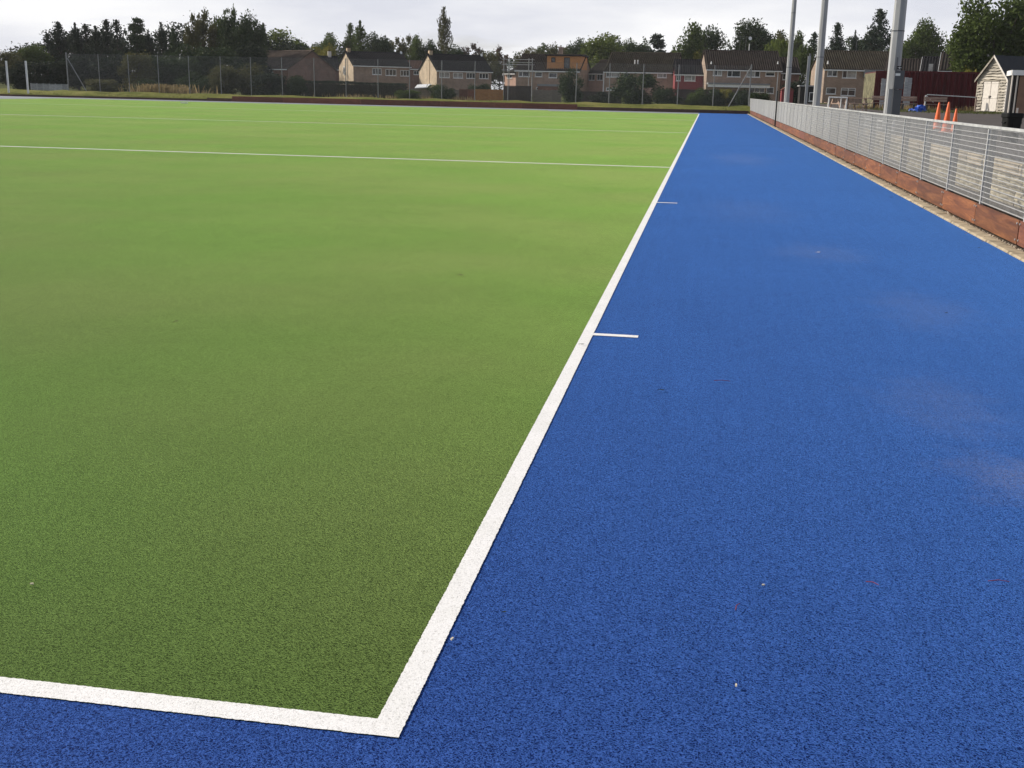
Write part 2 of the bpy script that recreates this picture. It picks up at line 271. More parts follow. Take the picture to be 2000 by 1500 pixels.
# ------------------------------------------------------------------ mesh helpers
class MB:
    def __init__(s): s.v = []; s.f = []
    def box(s, x0, y0, z0, x1, y1, z1):
        o = len(s.v)
        s.v += [(x0, y0, z0), (x1, y0, z0), (x1, y1, z0), (x0, y1, z0), (x0, y0, z1), (x1, y0, z1), (x1, y1, z1), (x0, y1, z1)]
        s.f += [tuple(o+i for i in q) for q in ((0, 3, 2, 1), (4, 5, 6, 7), (0, 1, 5, 4), (1, 2, 6, 5), (2, 3, 7, 6), (3, 0, 4, 7))]; return s
    def poly(s, pts):
        o = len(s.v); s.v += [tuple(p) for p in pts]; s.f.append(tuple(range(o, o+len(pts)))); return s
    def prism(s, pts, d):
        """planar outline pushed along vector d"""
        o = len(s.v); n = len(pts); d = Vector(d)
        s.v += [tuple(p) for p in pts] + [tuple(Vector(p)+d) for p in pts]
        s.f.append(tuple(range(o, o+n))[::-1]); s.f.append(tuple(range(o+n, o+2*n)))
        s.f += [(o+i, o+(i+1) % n, o+n+(i+1) % n, o+n+i) for i in range(n)]; return s
    def tube(s, a, b, r0, r1=None, n=8, cap=True, ph=0.0):
        r1 = r0 if r1 is None else r1; a = Vector(a); b = Vector(b); d = (b-a).normalized()
        x = d.orthogonal().normalized(); y = d.cross(x); o = len(s.v)
        if abs(d.z) > 0.99: x, y = Vector((1, 0, 0)), Vector((0, 1, 0))
        for p, r in ((a, r0), (b, r1)):
            for i in range(n):
                t = 2*math.pi*i/n+ph; s.v.append(tuple(p+x*r*math.cos(t)+y*r*math.sin(t)))
        s.f += [(o+i, o+(i+1) % n, o+n+(i+1) % n, o+n+i) for i in range(n)]
        if cap: s.f.append(tuple(range(o, o+n))[::-1]); s.f.append(tuple(range(o+n, o+2*n)))
        return s
    def lathe(s, prof, n=16, c=(0, 0, 0)):
        o = len(s.v)
        for r, z in prof:
            for i in range(n): t = 2*math.pi*i/n; s.v.append((c[0]+r*math.cos(t), c[1]+r*math.sin(t), c[2]+z))
        for k in range(len(prof)-1):
            for i in range(n): s.f.append((o+k*n+i, o+k*n+(i+1) % n, o+(k+1)*n+(i+1) % n, o+(k+1)*n+i))
        s.f.append(tuple(range(o+(len(prof)-1)*n, o+len(prof)*n))); return s
    def mesh(s, name):
        me = bpy.data.meshes.new(name); me.from_pydata(s.v, [], s.f); me.validate(); return me
    def build(s, name, mat, parent=None, loc=None, rz=None, smooth=False):
        return put(name, s.mesh(name), mat, parent, loc, rz, smooth)
def put(name, me, mat, parent=None, loc=None, rz=None, smooth=False):
    if mat is not None and not me.materials: me.materials.append(MATS[mat] if isinstance(mat, str) else mat)
    if smooth: me.polygons.foreach_set('use_smooth', [True]*len(me.polygons))
    o = bpy.data.objects.new(name, me); COL.objects.link(o)
    if parent: o.parent = parent
    if loc is not None: o.location = loc
    if rz is not None: o.rotation_euler = (0, 0, rz)
    return o
def tag(o, label=None, cat=None, group=None, kind=None):
    for k, v in (('label', label), ('category', cat), ('group', group), ('kind', kind)):
        if v: o[k] = v
    return o
def empty(name, loc, rz=0, label=None, cat=None, group=None, kind=None):
    o = bpy.data.objects.new(name, None); COL.objects.link(o); o.location = loc; o.rotation_euler = (0, 0, rz); o.empty_display_size = 0.2
    return tag(o, label, cat, group, kind)
def copy_tree(o, parent=None):
    c = o.copy(); COL.objects.link(c); c.parent = parent
    for ch in list(o.children): copy_tree(ch, c)
    return c
def fast_mesh(name, V, quads):
    me = bpy.data.meshes.new(name); nq = len(quads)
    me.vertices.add(len(V)); me.vertices.foreach_set('co', np.asarray(V, np.float32).ravel())
    me.loops.add(nq*4); me.loops.foreach_set('vertex_index', np.asarray(quads, np.int32).ravel())
    me.polygons.add(nq); me.polygons.foreach_set('loop_start', np.arange(0, nq*4, 4, dtype=np.int32)); me.polygons.foreach_set('loop_total', np.full(nq, 4, np.int32))
    me.update(calc_edges=True); me.validate(); return me

# ------------------------------------------------------------------ the setting: ground, pitch, lines
FARY, FX = 97.0, 4.15           # line of the far boards, line of the sideline fence
TZ = 0.80                       # level of the car park above the pitch
def terrain_z(x, y):
    t = min(1, max(0, (y-128)/24)); t = t*t*(3-2*t); return -0.12 + t*0.85
xs = [-1600, -700, -300, -160] + list(range(-120, 121, 20)) + [160, 300, 700, 1600]
ys = [-1200, -300, -80, -20, 20, 60, 90, 110, 120, 128, 132, 136, 140, 144, 148, 152, 160, 180, 220, 300, 500, 900, 2400]
m = MB()
for y in ys:
    for x in xs: m.v.append((x, y, terrain_z(x, y)))
nx = len(xs)
m.f = [(j*nx+i, j*nx+i+1, (j+1)*nx+i+1, (j+1)*nx+i) for j in range(len(ys)-1) for i in range(nx-1)]
tag(m.build('ground', 'field', smooth=True), 'rough grass ground reaching to the horizon', None, None, 'structure')
m = MB(); m.poly([(-76, -16, 0), (3.90, -16, 0), (3.90, FARY-0.03, 0), (-76, FARY-0.03, 0)])
tag(m.build('pitch_surround', 'turf_blue'), 'blue artificial turf surround of the hockey pitch', None, None, 'structure')
m = MB(); m.poly([(-55, 0, 0.002), (0, 0, 0.002), (0, 91.4, 0.002), (-55, 91.4, 0.002)])
tag(m.build('pitch_turf', 'turf_green'), 'green artificial turf of the hockey pitch', None, None, 'structure')
LW = 0.075
m = MB(); m.poly([(-76, 91.55, 0.004), (-0.1, 91.55, 0.004), (-0.1, FARY-0.05, 0.004), (-76, FARY-0.05, 0.004)])
tag(m.build('run_off_path', 'run_off'), 'grey run-off strip behind the far back line', None, None, 'structure')
m = MB(); m.poly([(-76, -16, 0.0045), (-55.06, -16, 0.0045), (-55.06, 91.55, 0.0045), (-76, 91.55, 0.0045)])
tag(m.build('run_off_path', 'run_off'), 'grey run-off strip beyond the far sideline', None, None, 'structure')
def strip(name, p0, p1, w, z, label, jag=8.0):
    """line from p0 to p1, widening to the left of travel; edges frayed by the fibres near the camera"""
    p0 = Vector((*p0, 0)); p1 = Vector((*p1, 0)); L = (p1-p0).length; d = (p1-p0)/L; n = Vector((-d.y, d.x, 0))
    s = [0.0]
    while s[-1] < min(L, jag): s.append(s[-1]+0.007)
    s = [x for x in s if x < L] + ([jag+k*(L-jag)/20 for k in range(1, 20)] if L > jag else []) + [L]
    mb = MB(); r = random.Random(len(name)*31+int(L*10))
    for k, x in enumerate(s):
        j = 0.0014 if 0 < k < len(s)-1 and x <= jag else 0
        a = p0+d*x+n*r.uniform(-j, j); b = p0+d*x+n*(w+r.uniform(-j, j)); mb.v += [(a.x, a.y, z), (b.x, b.y, z)]
    mb.f = [(2*k, 2*k+2, 2*k+3, 2*k+1) for k in range(len(s)-1)]
    return tag(mb.build(name, 'turf_white'), label, None, None, 'structure')
strip('side_line', (0, 0), (0, 91.4), LW, 0.004, 'white sideline between green turf and blue surround', 9)
strip('back_line', (-0.004, 0), (-55, 0), -LW, 0.0034, 'white back line crossing the near corner', 5)
for yy, nm in ((22.86, 'near 23 metre line'), (45.7, 'halfway line'), (68.6, 'far 23 metre line')):
    strip('cross_line', (-LW, yy), (-55, yy), -0.15, 0.0055, 'thin white '+nm+' across the green turf', 0.1)
strip('far_back_line', (-LW, 91.325), (-55, 91.325), -LW, 0.0085, 'white back line at the far end', 0.1)
for yy, lb in ((4.95, 'short white corner tick beside the sideline'), (14.6, 'second short white tick beside the sideline')):
    strip('tick_mark', (0, yy), (0.30, yy), 0.07, 0.004, lb, 0.4)

# grass bank behind the far boards, with the lawn strip that catches the sun
m = MB(); prof = [(FARY+0.06, -0.12), (FARY+0.06, 0.18), (FARY+0.7, 0.30), (FARY+1.7, 0.52), (FARY+2.6, 0.60), (FARY+3.2, 0.54), (FARY+5.0, -0.15)]
bx = [-130 + 1.5*i for i in range(90)] + [4.9]
for x in bx:
    for k, (y, z) in enumerate(prof): m.v.append((x, y, z + (0.05*math.sin(x*0.9+k)+0.03*math.sin(x*2.3) if 1 < k < 5 else 0)))
k = len(prof); m.f = [(i*k+j, (i+1)*k+j, (i+1)*k+j+1, i*k+j+1) for i in range(len(bx)-1) for j in range(k-1)]
tag(m.build('grass_bank', 'lawn', smooth=True), 'dry mown grass bank behind the far boards', None, None, 'structure')

# gravel strip under the sideline fence
m = MB(); m.poly([(3.9, -16, -0.012), (4.62, -16, -0.012), (4.62, 101, -0.012), (3.9, 101, -0.012)])
tag(m.build('gravel_strip', 'gravel'), 'gravel strip under the sideline fence', None, None, 'structure')
m = MB(); m.v = []  # dark uneven sheet sloping up from the fence over the lower wall
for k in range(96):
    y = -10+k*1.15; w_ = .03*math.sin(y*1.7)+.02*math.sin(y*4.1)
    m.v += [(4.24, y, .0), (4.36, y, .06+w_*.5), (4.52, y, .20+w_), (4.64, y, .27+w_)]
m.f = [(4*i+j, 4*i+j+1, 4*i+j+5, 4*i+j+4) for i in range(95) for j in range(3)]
tag(m.build('dark_bank', 'bank_dark', smooth=True), 'dark uneven bank against the foot of the stone wall', None, None, 'structure')
# raised car park
m = MB(); m.box(4.74, -16, -0.1, 90, 122, TZ)
tag(m.build('car_park', 'tarmac'), 'raised tarmac yard behind the stone wall', None, None, 'structure')

# kerb edging, stone by stone
kerb = empty('kerb', (0, 0, 0), label='buff concrete edging along the blue surround', kind='structure')
km = []
for k in range(3):
    mb = MB(); r = random.Random(k); c = 0.012
    mb.prism([(3.90, 0, -0.05), (3.90, 0, 0.012), (3.912, 0, 0.026), (4.045, 0, 0.028+r.uniform(-.003, .003)), (4.055, 0, -0.05)], (0, 0.982, 0)); km.append(mb.mesh('kerb_stone'))
for i in range(97):
    y = 0.3+i*1.0
    o = put('kerb_stone', km[i % 3], 'kerb', kerb, (rnd.uniform(-.006, .006), y, rnd.uniform(-.004, .004)), rnd.uniform(-.004, .004))
# pebbles scattered along the foot of the boards
V = []; Q = []
for i in range(2600):
    y = 7+ (rnd.random()**1.7)*60; x = rnd.gauss(4.092, .022); s = rnd.uniform(0.006, 0.017); z = 0.0
    if rnd.random() < 0.08: s *= 1.7
    o = len(V); a = rnd.uniform(0, 3.14); ca, sa = math.cos(a)*s, math.sin(a)*s
    V += [(x-ca, y-sa, z), (x+sa*.7, y-ca*.7, z), (x+ca, y+sa, z), (x-sa*.7, y+ca*.7, z), (x-ca*.4, y-sa*.4, z+s*.9), (x+sa*.3, y-ca*.3, z+s), (x+ca*.4, y+sa*.4, z+s*.8), (x-sa*.3, y+ca*.3, z+s*.95)]
    Q += [(o, o+1, o+5, o+4), (o+1, o+2, o+6, o+5), (o+2, o+3, o+7, o+6), (o+3, o, o+4, o+7), (o+4, o+5, o+6, o+7)]
tag(put('gravel', fast_mesh('gravel', V, Q), 'pebble'), 'loose pale pebbles along the foot of the boards', 'gravel', None, 'stuff')

# leaf litter blown against the boards and over the kerb
V = []; Q = []
for i in range(700):
    y = 7+(rnd.random()**1.6)*50; x = rnd.gauss(4.08, .03) if rnd.random() < .8 else rnd.uniform(3.8, 4.1); s_ = rnd.uniform(.008, .024); a = rnd.uniform(0, 6.28); z = .032 if x < 4.055 and x > 3.9 else .012
    o = len(V); ca, sa = math.cos(a)*s_, math.sin(a)*s_
    V += [(x-ca, y-sa, z+rnd.uniform(0, .008)), (x+sa*.5, y-ca*.5, z+rnd.uniform(0, .01)), (x+ca, y+sa, z+rnd.uniform(0, .012)), (x-sa*.5, y+ca*.5, z+rnd.uniform(0, .01))]; Q.append((o, o+1, o+2, o+3))
tag(put('leaf_litter', fast_mesh('leaf_litter', V, Q), 'leaf_litter'), 'brown leaf litter along the kerb and boards', 'leaves', None, 'stuff')
# ------------------------------------------------------------------ sideline fence, boards, wall
SP = 2.12; PY0 = 8.62-4*2.12
posts = [PY0+SP*i for i in range(48)]
kick = empty('kick_board_row', (FX, 8, 0), label='row of red-brown timber kick boards along the blue surround', cat='kick boards')
mb = MB(); mb.box(-0.022, 0, 0.035, 0.0, SP-0.014, 0.30); bm_ = mb.mesh('board')
bolt_m = MB().tube((-0.022, 0, 0), (-0.034, 0, 0), 0.011, n=8).mesh('bolt')
for i in range(48):
    y = 8.75+SP*(i-4)-8
    mt = 'board_red'
    o = put('board', bm_, mt, kick, (rnd.uniform(-.005, .005), y, rnd.uniform(-.006, .006)))
    if y < 22:
        for yy in (0.05, SP-0.055):
            for zz in (0.085, 0.265): put('bolt', bolt_m, 'galv', o, (0, yy, zz))
    if rnd.random() < 0.22:
        o.material_slots[0].link = 'OBJECT'; o.material_slots[0].material = MATS['board_brown']

fence = empty('mesh_fence', (FX, 8, 0), label='low galvanised mesh fence with flat top rail along the blue surround', cat='fence')
ZB, ZT = 0.315, 1.235
mb = MB(); w = 0.0024
ny = int((SP-0.03)/0.05)
for k in range(ny+1):
    y = 0.02+k*(SP-0.04)/ny; mb.tube((0, y, ZB), (0, y, ZT), w*1.25, n=4, cap=False)
nz = 14
for k in range(nz+1):
    z = ZB+0.012+k*(ZT-ZB-0.02)/nz
    for dx in (-0.0065, 0.0065): mb.box(dx-0.0028, 0.004, z-0.0030, dx+0.0028, SP-0.004, z+0.0030)
pan = mb.mesh('mesh_panel')
mb = MB(); mb.box(0.02, -0.04, -0.05, 0.08, 0.04, ZT); pst = mb.mesh('post')
mb = MB(); mb.box(-0.022, 0.003, ZT, 0.024, SP-0.003, ZT+0.032); rail = mb.mesh('top_rail')
mb = MB(); mb.box(-0.014, -0.022, ZB-.02, 0.019, 0.022, ZT-0.01); clip = mb.mesh('clamp_bar')
for i, y in enumerate(posts):
    yl = y-8
    put('post', pst, 'galv_dull', fence, (0.012, yl, 0))
    put('clamp_bar', clip, 'galv', fence, (0, yl, 0))
    if i < len(posts)-1:
        put('mesh_panel', pan, 'galv', fence, (0, yl, 0))
        put('top_rail', rail, 'rail_grey', fence, (0, yl, rnd.uniform(-.003, .003)))
# black post standing in front of the fence
q = atx(1518, 222, FX-0.1)
bp = empty('black_post', (FX-0.08, 58.3, 0), label='slim black post standing against the mesh fence', cat='post')
MB().tube((0, 0, 0), (0, 0, 1.78), 0.036, n=10).build('shaft', 'black_paint', bp); MB().tube((0, 0, 1.78), (0, 0, 1.82), 0.042, 0.02, n=10).build('cap', 'black_paint', bp); MB().box(-.07, -.07, 0, .07, .07, .03).build('base_plate', 'black_paint', bp)

# retaining wall: stones with recessed joints
wall = empty('stone_wall', (4.62, 8, 0), label='low pale stone retaining wall behind the mesh fence', cat='wall')
MB().box(0.03, -8, -0.1, 0.12, 90, 0.66).build('wall_core', 'mortar', wall)
sm = []
for k in range(6):
    r = random.Random(100+k); L = 0.66; H = 0.205
    mb = MB(); nxs, nzs = 5, 3
    for j in range(nzs):
        for i in range(nxs):
            edge = i in (0, nxs-1) or j in (0, nzs-1)
            mb.v.append((0.012 if edge else -0.022-r.uniform(0, .03), 0.008+i*(L-.016)/(nxs-1)+(0 if edge else r.uniform(-.03, .03)), 0.006+j*(H-.012)/(nzs-1)))
    mb.f = [(j*nxs+i, (j+1)*nxs+i, (j+1)*nxs+i+1, j*nxs+i+1) for j in range(nzs-1) for i in range(nxs-1)]
    o = len(mb.v); mb.v += [(0.05, .008, .006), (0.05, L-.008, .006), (0.05, L-.008, H-.006), (0.05, .008, H-.006)]
    c0, c1, c2, c3 = 0, nxs-1, nxs*nzs-1, nxs*(nzs-1)
    mb.f += [(c0, o, o+3, c3), (c1, c2, o+2, o+1), (c3, o+3, o+2, c2), (c0, c1, o+1, o)]
    sm.append(mb.mesh('stone'))
cm = []
for k in range(3):
    r = random.Random(200+k); mb = MB(); L = 1.0
    mb.prism([(-0.055, .006, 0), (-0.06+r.uniform(-.01, .01), .006, .12), (-0.04, .006, .142), (0.125, .006, .142), (0.125, .006, 0)], (0, L-.012, 0)); cm.append(mb.mesh('coping_stone'))
for row in range(3):
    for i in range(-13, 62):
        put('stone', sm[rnd.randrange(6)], 'stone', wall, (rnd.uniform(-.012, .008), 2.2+i*0.66+(0.33 if row % 2 else 0)+rnd.uniform(-.02, .02), 0.045+row*0.205))
for i in range(-9, 62):
    put('coping_stone', cm[i % 3], 'coping', wall, (rnd.uniform(-.008, .008), 1.9+i*1.0, 0.662+rnd.uniform(-.003, .003)))

# white rail frame lying on the wall top
wr = empty('white_rail', (4.95, 26, TZ), label='low white tubular rail barrier behind the mesh fence', cat='barrier')
for k in range(6): MB().tube((0, k*2.4, 0.0), (0, k*2.4, 0.23), 0.022, n=8).build('upright', 'paint_white', wr)
for z in (0.03, 0.21): MB().tube((0, -0.2, z), (0, 12.2, z), 0.024, n=8).build('rail', 'paint_white', wr)

# ------------------------------------------------------------------ floodlight columns and posts by the fence
def column(name, x, y, r0, h, label, cabinet=False):
    t = empty(name, (x, y, TZ), label=label, cat='lamp column', group='floodlight columns along the fence')
    mb = MB(); n = 8; zs = [0, 2.3, 5.2, h]; rr = [r0, r0*0.97, r0*0.86, r0*0.45]
    for a, b, c, d in zip(zs, zs[1:], rr, rr[1:]): mb.tube((0, 0, a), (0, 0, b), c, d, n=n, cap=False, ph=-0.157)
    mb.build('shaft', 'galv_bright', t)
    MB().box(-r0*1.5, -r0*1.5, 0, r0*1.5, r0*1.5, 0.035).build('base_plate', 'galv_dull', t)
    for z, rc in ((2.3, r0*0.985), (5.2, r0*.88)): MB().tube((0, 0, z-.012), (0, 0, z+.012), rc+.004, n=8, ph=-0.157).build('joint_band', 'galv_dull', t)
    MB().tube((0, 0, h), (0, 0, h+.06), r0*.5, r0*.3, n=8, ph=-0.157).build('cap', 'galv_dull', t)
    if cabinet:
        c = MB().box(-0.02, -r0-0.17, 0.98, 0.20, -r0+0.02, 1.40).build('control_box', 'cabinet_grey', t); c['label'] = 'dark grey control box strapped to the column'
        MB().box(-0.005, -r0-0.174, 1.28, 0.105, -r0-0.1705, 1.335).build('label_plate', 'paint_white', c)
        c2 = MB().box(0.0, -r0-0.12, 0.35, 0.19, -r0+0.02, 0.965).build('cable_cover', 'cabinet_grey', t)
        c3 = MB().box(-0.10, -r0-.04, 0.02, 0.0, -r0+0.02, 0.98).build('cable_duct', 'galv_bright', t)
        s = MB().box(0.01, -r0-0.19, 1.42, 0.13, -r0-0.178, 1.50).build('sign_plate', 'black_paint', t)
        mbp = MB().box(0.028, -r0-0.194, 1.455, 0.112, -r0-0.1905, 1.465); mbp.box(0.064, -r0-.1945, 1.435, 0.076, -r0-.191, 1.485); mbp.build('cross_mark', 'paint_white', s)
        MB().box(0.02, -r0-0.03, 0.965, 0.04, -r0, 1.7).build('conduit', 'cabinet_grey', t)
    return t
for (u, v, lb, cb) in ((1737.5, 222, 'nearest grey octagonal floodlight column, carrying a dark control box', True),
                       (1594, 205, 'grey octagonal floodlight column with no box, between the two others', False),
                       (1536, 200, 'farthest floodlight column, rising beside the black post', False)):
    q = atx(u, v, 4.95 if cb else 4.98)
    column('floodlight_column', q.x, q.y, 0.148, 14.5, lb, cb)
q = atx(1573, 205, 4.98)
t = empty('galvanised_post', (q.x, q.y, TZ), label='thin square galvanised post between two floodlight columns', cat='post')
MB().box(-.06, -.06, 0, .06, .06, 2.5).build('shaft', 'galv_bright', t); MB().box(-.1, -.1, 0, .1, .1, .02).build('base_plate', 'galv_dull', t)
MB().tube((0.03, 0, 2.5), (0.03, 0, 2.62), .05, .03).build('cap', 'galv_dull', t)

# ------------------------------------------------------------------ cones, bin
def cone(p, h, label):
    t = empty('traffic_cone', p, rnd.uniform(0, 1.5), label, 'traffic cone', 'traffic cones behind the fence')
    r = 0.36*h*0.5*0.88
    MB().box(-r*1.25, -r*1.25, 0, r*1.25, r*1.25, 0.035).build('base', 'cone_orange', t)
    MB().lathe([(r, 0.035), (r*0.93, 0.05), (r*0.73, h*0.33)], 20).build('lower_body', 'cone_orange', t, smooth=True)
    MB().lathe([(r*0.725, h*0.33), (r*0.10+.012, h*0.97), (r*.1, h), (0.001, h+0.004)], 20).build('body', 'cone_orange', t, smooth=True)
for (u, v, vt, lb) in ((1833, 252, 200, 'traffic cone on the side toward the floodlight column'), (1851, 259, 199, 'tallest orange traffic cone, standing in the middle of three'), (1867, 257, 212, 'shortest orange traffic cone, nearest the black bin')):
    b_ = atz(u-4, v, TZ); tp = at(u, vt, b_.y); cone((b_.x, b_.y, TZ), tp.z-TZ, lb)
q = atz(1971, 279, TZ)
t = empty('dustbin', (q.x, q.y, TZ), 0.2, 'black plastic dustbin behind the mesh fence', 'dustbin')
def rrect(r, z, c=0.35, n=5):
    pts = []
    for k in range(4):
        for i in range(n):
            a = math.pi/2*(k+i/(n-1)); cx, cy = (1 if k in (0, 3) else -1)*(r-r*c), (1 if k in (0, 1) else -1)*(r-r*c)
            pts.append((cx+r*c*math.cos(a), cy+r*c*math.sin(a), z))
    return pts
def loft(rings):
    mb = MB(); n = len(rings[0])
    for rg in rings: mb.v += rg
    for k in range(len(rings)-1): mb.f += [(k*n+i, k*n+(i+1) % n, (k+1)*n+(i+1) % n, (k+1)*n+i) for i in range(n)]
    mb.f.append(tuple(range((len(rings)-1)*n, len(rings)*n))); mb.f.append(tuple(range(n))[::-1]); return mb
loft([rrect(.118, 0), rrect(.145, .46)]).build('body', 'bin_black', t, smooth=False)
loft([rrect(.156, .46), rrect(.163, .475), rrect(.164, .535), rrect(.153, .55), rrect(.13, .50)]).build('rim', 'bin_black', t)
for s in (-1, 1): MB().box(s*.15-.02, -.06, .36, s*.15+.02, .06, .385).build('handle', 'bin_black', t)
MB().box(-.03, -.155, .12, .03, -.12, .44).build('rib', 'bin_black', t)

# ------------------------------------------------------------------ containers, benches, shed
def corrugated(mb, p0, p1, z0, z1, n, depth=0.11):
    p0 = Vector(p0); p1 = Vector(p1); d = p1-p0; nv = Vector((d.y, -d.x, 0)).normalized()
    pts = []
    for i in range(n):
        for f, o in ((0, 0), (.3, 0), (.5, -depth), (.8, -depth)): pts.append(p0+d*((i+f)/n)+nv*o)
    pts.append(p1)
    o = len(mb.v)
    for p in pts: mb.v += [(p.x, p.y, z0), (p.x, p.y, z1)]
    mb.f += [(o+2*i, o+2*i+2, o+2*i+3, o+2*i+1) for i in range(len(pts)-1)]
def container(x, y, wx, wy, label, doors=False, end_mat=None):
    t = empty('shipping_container', (x, y, TZ), 0, label, 'container', 'dark red shipping containers')
    H = 2.59
    mb = MB()
    if doors:
        pass
    else: corrugated(mb, (0, 0, 0), (wx, 0, 0), .14, H-.1, int(wx/0.36))
    corrugated(mb, (wx, 0, 0), (wx, wy, 0), .14, H-.1, int(wy/.36)); corrugated(mb, (wx, wy, 0), (0, wy, 0), .14, H-.1, int(wx/.36))
    mb.build('corrugated_wall', 'container_red', t)
    mb = MB(); corrugated(mb, (0, wy, 0), (0, 0, 0), .14, H-.1, int(wy/.36)); e = mb.build('corrugated_wall', end_mat or 'container_red', t)
    if end_mat: e['label'] = 'pale moss-stained side of the container'
    MB().box(0.02, .06, H-.1, wx-.02, wy-.02, H-.03).build('roof', 'container_red', t)
    for z in (0, H-.11): MB().box(0, -.012, z, wx, .05, z+.13).build('rail', 'container_red', t)
    for xx in (0, wx-.12): MB().box(xx, -.02, .1, xx+.12, .05, H-.08).build('corner_post', 'container_red', t)
    if doors:
        for k in range(2):
            d = MB().box(.13+k*(wx-.26)/2, .0, .14, .12+(k+1)*(wx-.26)/2, .06, H-.12).build('door', 'container_red', t)
            for j in range(2): MB().tube((.3+k*(wx-.26)/2+j*.45, -.03, .18), (.3+k*(wx-.26)/2+j*.45, -.03, H-.15), .02, n=6).build('locking_bar', 'container_red', d)
    return t
plain('container_moss', (0.21, 0.195, 0.12), 0.8, 0.95, 3.5, stretch=(3, 3, 0.6))
A = at(1704.5, 206, 84.0); B = at(1757, 206, 84.0)
container(A.x, 84.0, B.x-A.x-0.06, 6.0, 'dark red container end-on with a pale moss-stained side, behind the nearest column', True, 'container_moss')
A = at(1758, 206, 83.0); B = at(1911, 206, 83.0)
container(A.x, 83.0, B.x-A.x, 2.44, 'long dark red corrugated container beside the boarded shed')
def leanboard(u0, u1, vt, Y, label):
    a = at(u0, vt, Y); b = at(u1, vt, Y); h = a.z-TZ
    t = empty('weathered_board', (a.x, Y, TZ), 0, label, 'board')
    MB().box(0, 0, 0, (b.x-a.x)*0.48, .05, h).build('plank', 'grey_board', t); MB().box((b.x-a.x)*.51, .005, 0, b.x-a.x, .05, h-.03).build('plank', 'grey_board', t)
    MB().box(-.03, .05, h*.8, b.x-a.x+.03, .08, h*.8+.1).build('batten', 'grey_board', t)
leanboard(1768, 1782, 151, 82.6, 'weathered grey boards upright against the long red container'); leanboard(1722.5, 1731, 153, 83.6, 'narrow weathered grey boards upright beside the end-on container')

def bench(u, v, Yb, w, rz, label):
    q = at(u, v, Yb); t = empty('bench', (q.x, Yb, TZ), rz, label, 'bench', 'wooden benches in front of the containers')
    for k in range(2): MB().box(-w/2, .14+k*.0, .60+k*.15, w/2, .18, .73+k*.15).build('back_slat', 'bench_wood', t)
    for k in range(3): MB().box(-w/2, -.28+k*.135, .42, w/2, -.28+k*.135+.12, .455).build('seat_slat', 'bench_wood', t)
    for s in (-1, 1):
        x = s*(w/2-.16)
        mb = MB(); mb.prism([(x-.03, -.30, 0), (x-.03, -.22, 0), (x-.03, -.12, .42), (x-.03, -.20, .42)], (.06, 0, 0)); mb.build('leg', 'black_paint', t)
        mb = MB(); mb.prism([(x-.03, .16, 0), (x-.03, .24, 0), (x-.03, .24, .9), (x-.03, .18, .9)], (.06, 0, 0)); mb.build('leg', 'black_paint', t)
        MB().box(x-.028, -.28, .37, x+.028, .2, .42).build('bracket', 'black_paint', t)
bench(1717, 205, 79.5, 1.0, 0, 'short bench half hidden by the nearest floodlight column')
bench(1774, 205, 74.0, 1.0, 0, 'bench in front of the weathered grey boards')
bench(1827, 205, 72.0, 1.35, 0, 'bench right behind the traffic cones')
def picnic(u, Yb, rz, label):
    q = at(u, 205, Yb); t = empty('picnic_table', (q.x, Yb, TZ), rz, label, 'picnic table', 'picnic tables behind the fence')
    for k in range(4): MB().box(-.75, -.33+k*.168, .70, .75, -.33+k*.168+.155, .74).build('top_plank', 'bench_wood', t)
    for s in (-1, 1):
        for k in range(2): MB().box(-.75, s*.62-.13+k*.135, .42, .75, s*.62-.13+k*.135+.12, .455).build('seat_plank', 'bench_wood', t)
        for sy in (-1, 1):
            mb = MB(); mb.prism([(s*.5-.03, sy*.62, 0), (s*.5-.03, sy*.54, 0), (s*.5-.03, sy*.16, .7), (s*.5-.03, sy*.25, .7)], (.06, 0, 0)); mb.build('leg', 'bench_wood', t)
        MB().box(s*.5-.028, -.74, .36, s*.5+.032, .74, .42).build('cross_bar', 'bench_wood', t)
picnic(1646, 66, 0.5, 'picnic table standing behind the small white goal'); picnic(1671, 64, -0.3, 'picnic table beside the moss-stained container side')
# small goal
a = at(1619.5, 190, 62); b = at(1654.5, 190, 62)
t = empty('small_goal', (a.x, 62, TZ), 0, 'small white goal frame behind the mesh fence', 'goal'); w = b.x-a.x; h = a.z-TZ
for x in (0, w): MB().tube((x, 0, 0), (x, 0, h), .035, n=8).build('upright', 'paint_white', t); MB().tube((x, 0.02, h-.02), (x, .7, .03), .02, n=6).build('stay', 'paint_white', t); MB().tube((x, 0, .03), (x, .7, .03), .02, n=6).build('ground_bar', 'paint_white', t)
MB().tube((-.035, 0, h), (w+.035, 0, h), .035, n=8).build('crossbar', 'paint_white', t)
MB().tube((w*.68, .02, 0), (w*.68, .02, h), .025, n=8).build('upright', 'paint_white', t)
# blue tarpaulin bundle
q = at(1797, 217, 70)
def lump(name, loc, sx, sy, sz, mat, label, cat, seed, sub=3):
    bm = bmesh.new(); bmesh.ops.create_icosphere(bm, subdivisions=sub, radius=1); r = random.Random(seed); ph = [r.uniform(0, 6) for _ in range(9)]
    for v in bm.verts:
        c = v.co; k = 1+.22*math.sin(c.x*4+ph[0])*math.sin(c.y*5+ph[1])+.16*math.sin(c.z*9+c.x*7+ph[2])+.1*math.sin(c.y*13+c.z*8+ph[3])
        v.co = Vector((c.x*sx*k, c.y*sy*k, max(-0.25, c.z)*sz*k+.25*sz))
    me = bpy.data.meshes.new(name); bm.to_mesh(me); bm.free(); return tag(put(name, me, mat, None, loc), label, cat)
lump('tarpaulin_bundle', (q.x, 70, TZ), .31, .26, .31, 'tarp_blue', 'crumpled bright blue tarpaulin between two benches', 'tarpaulin', 3)
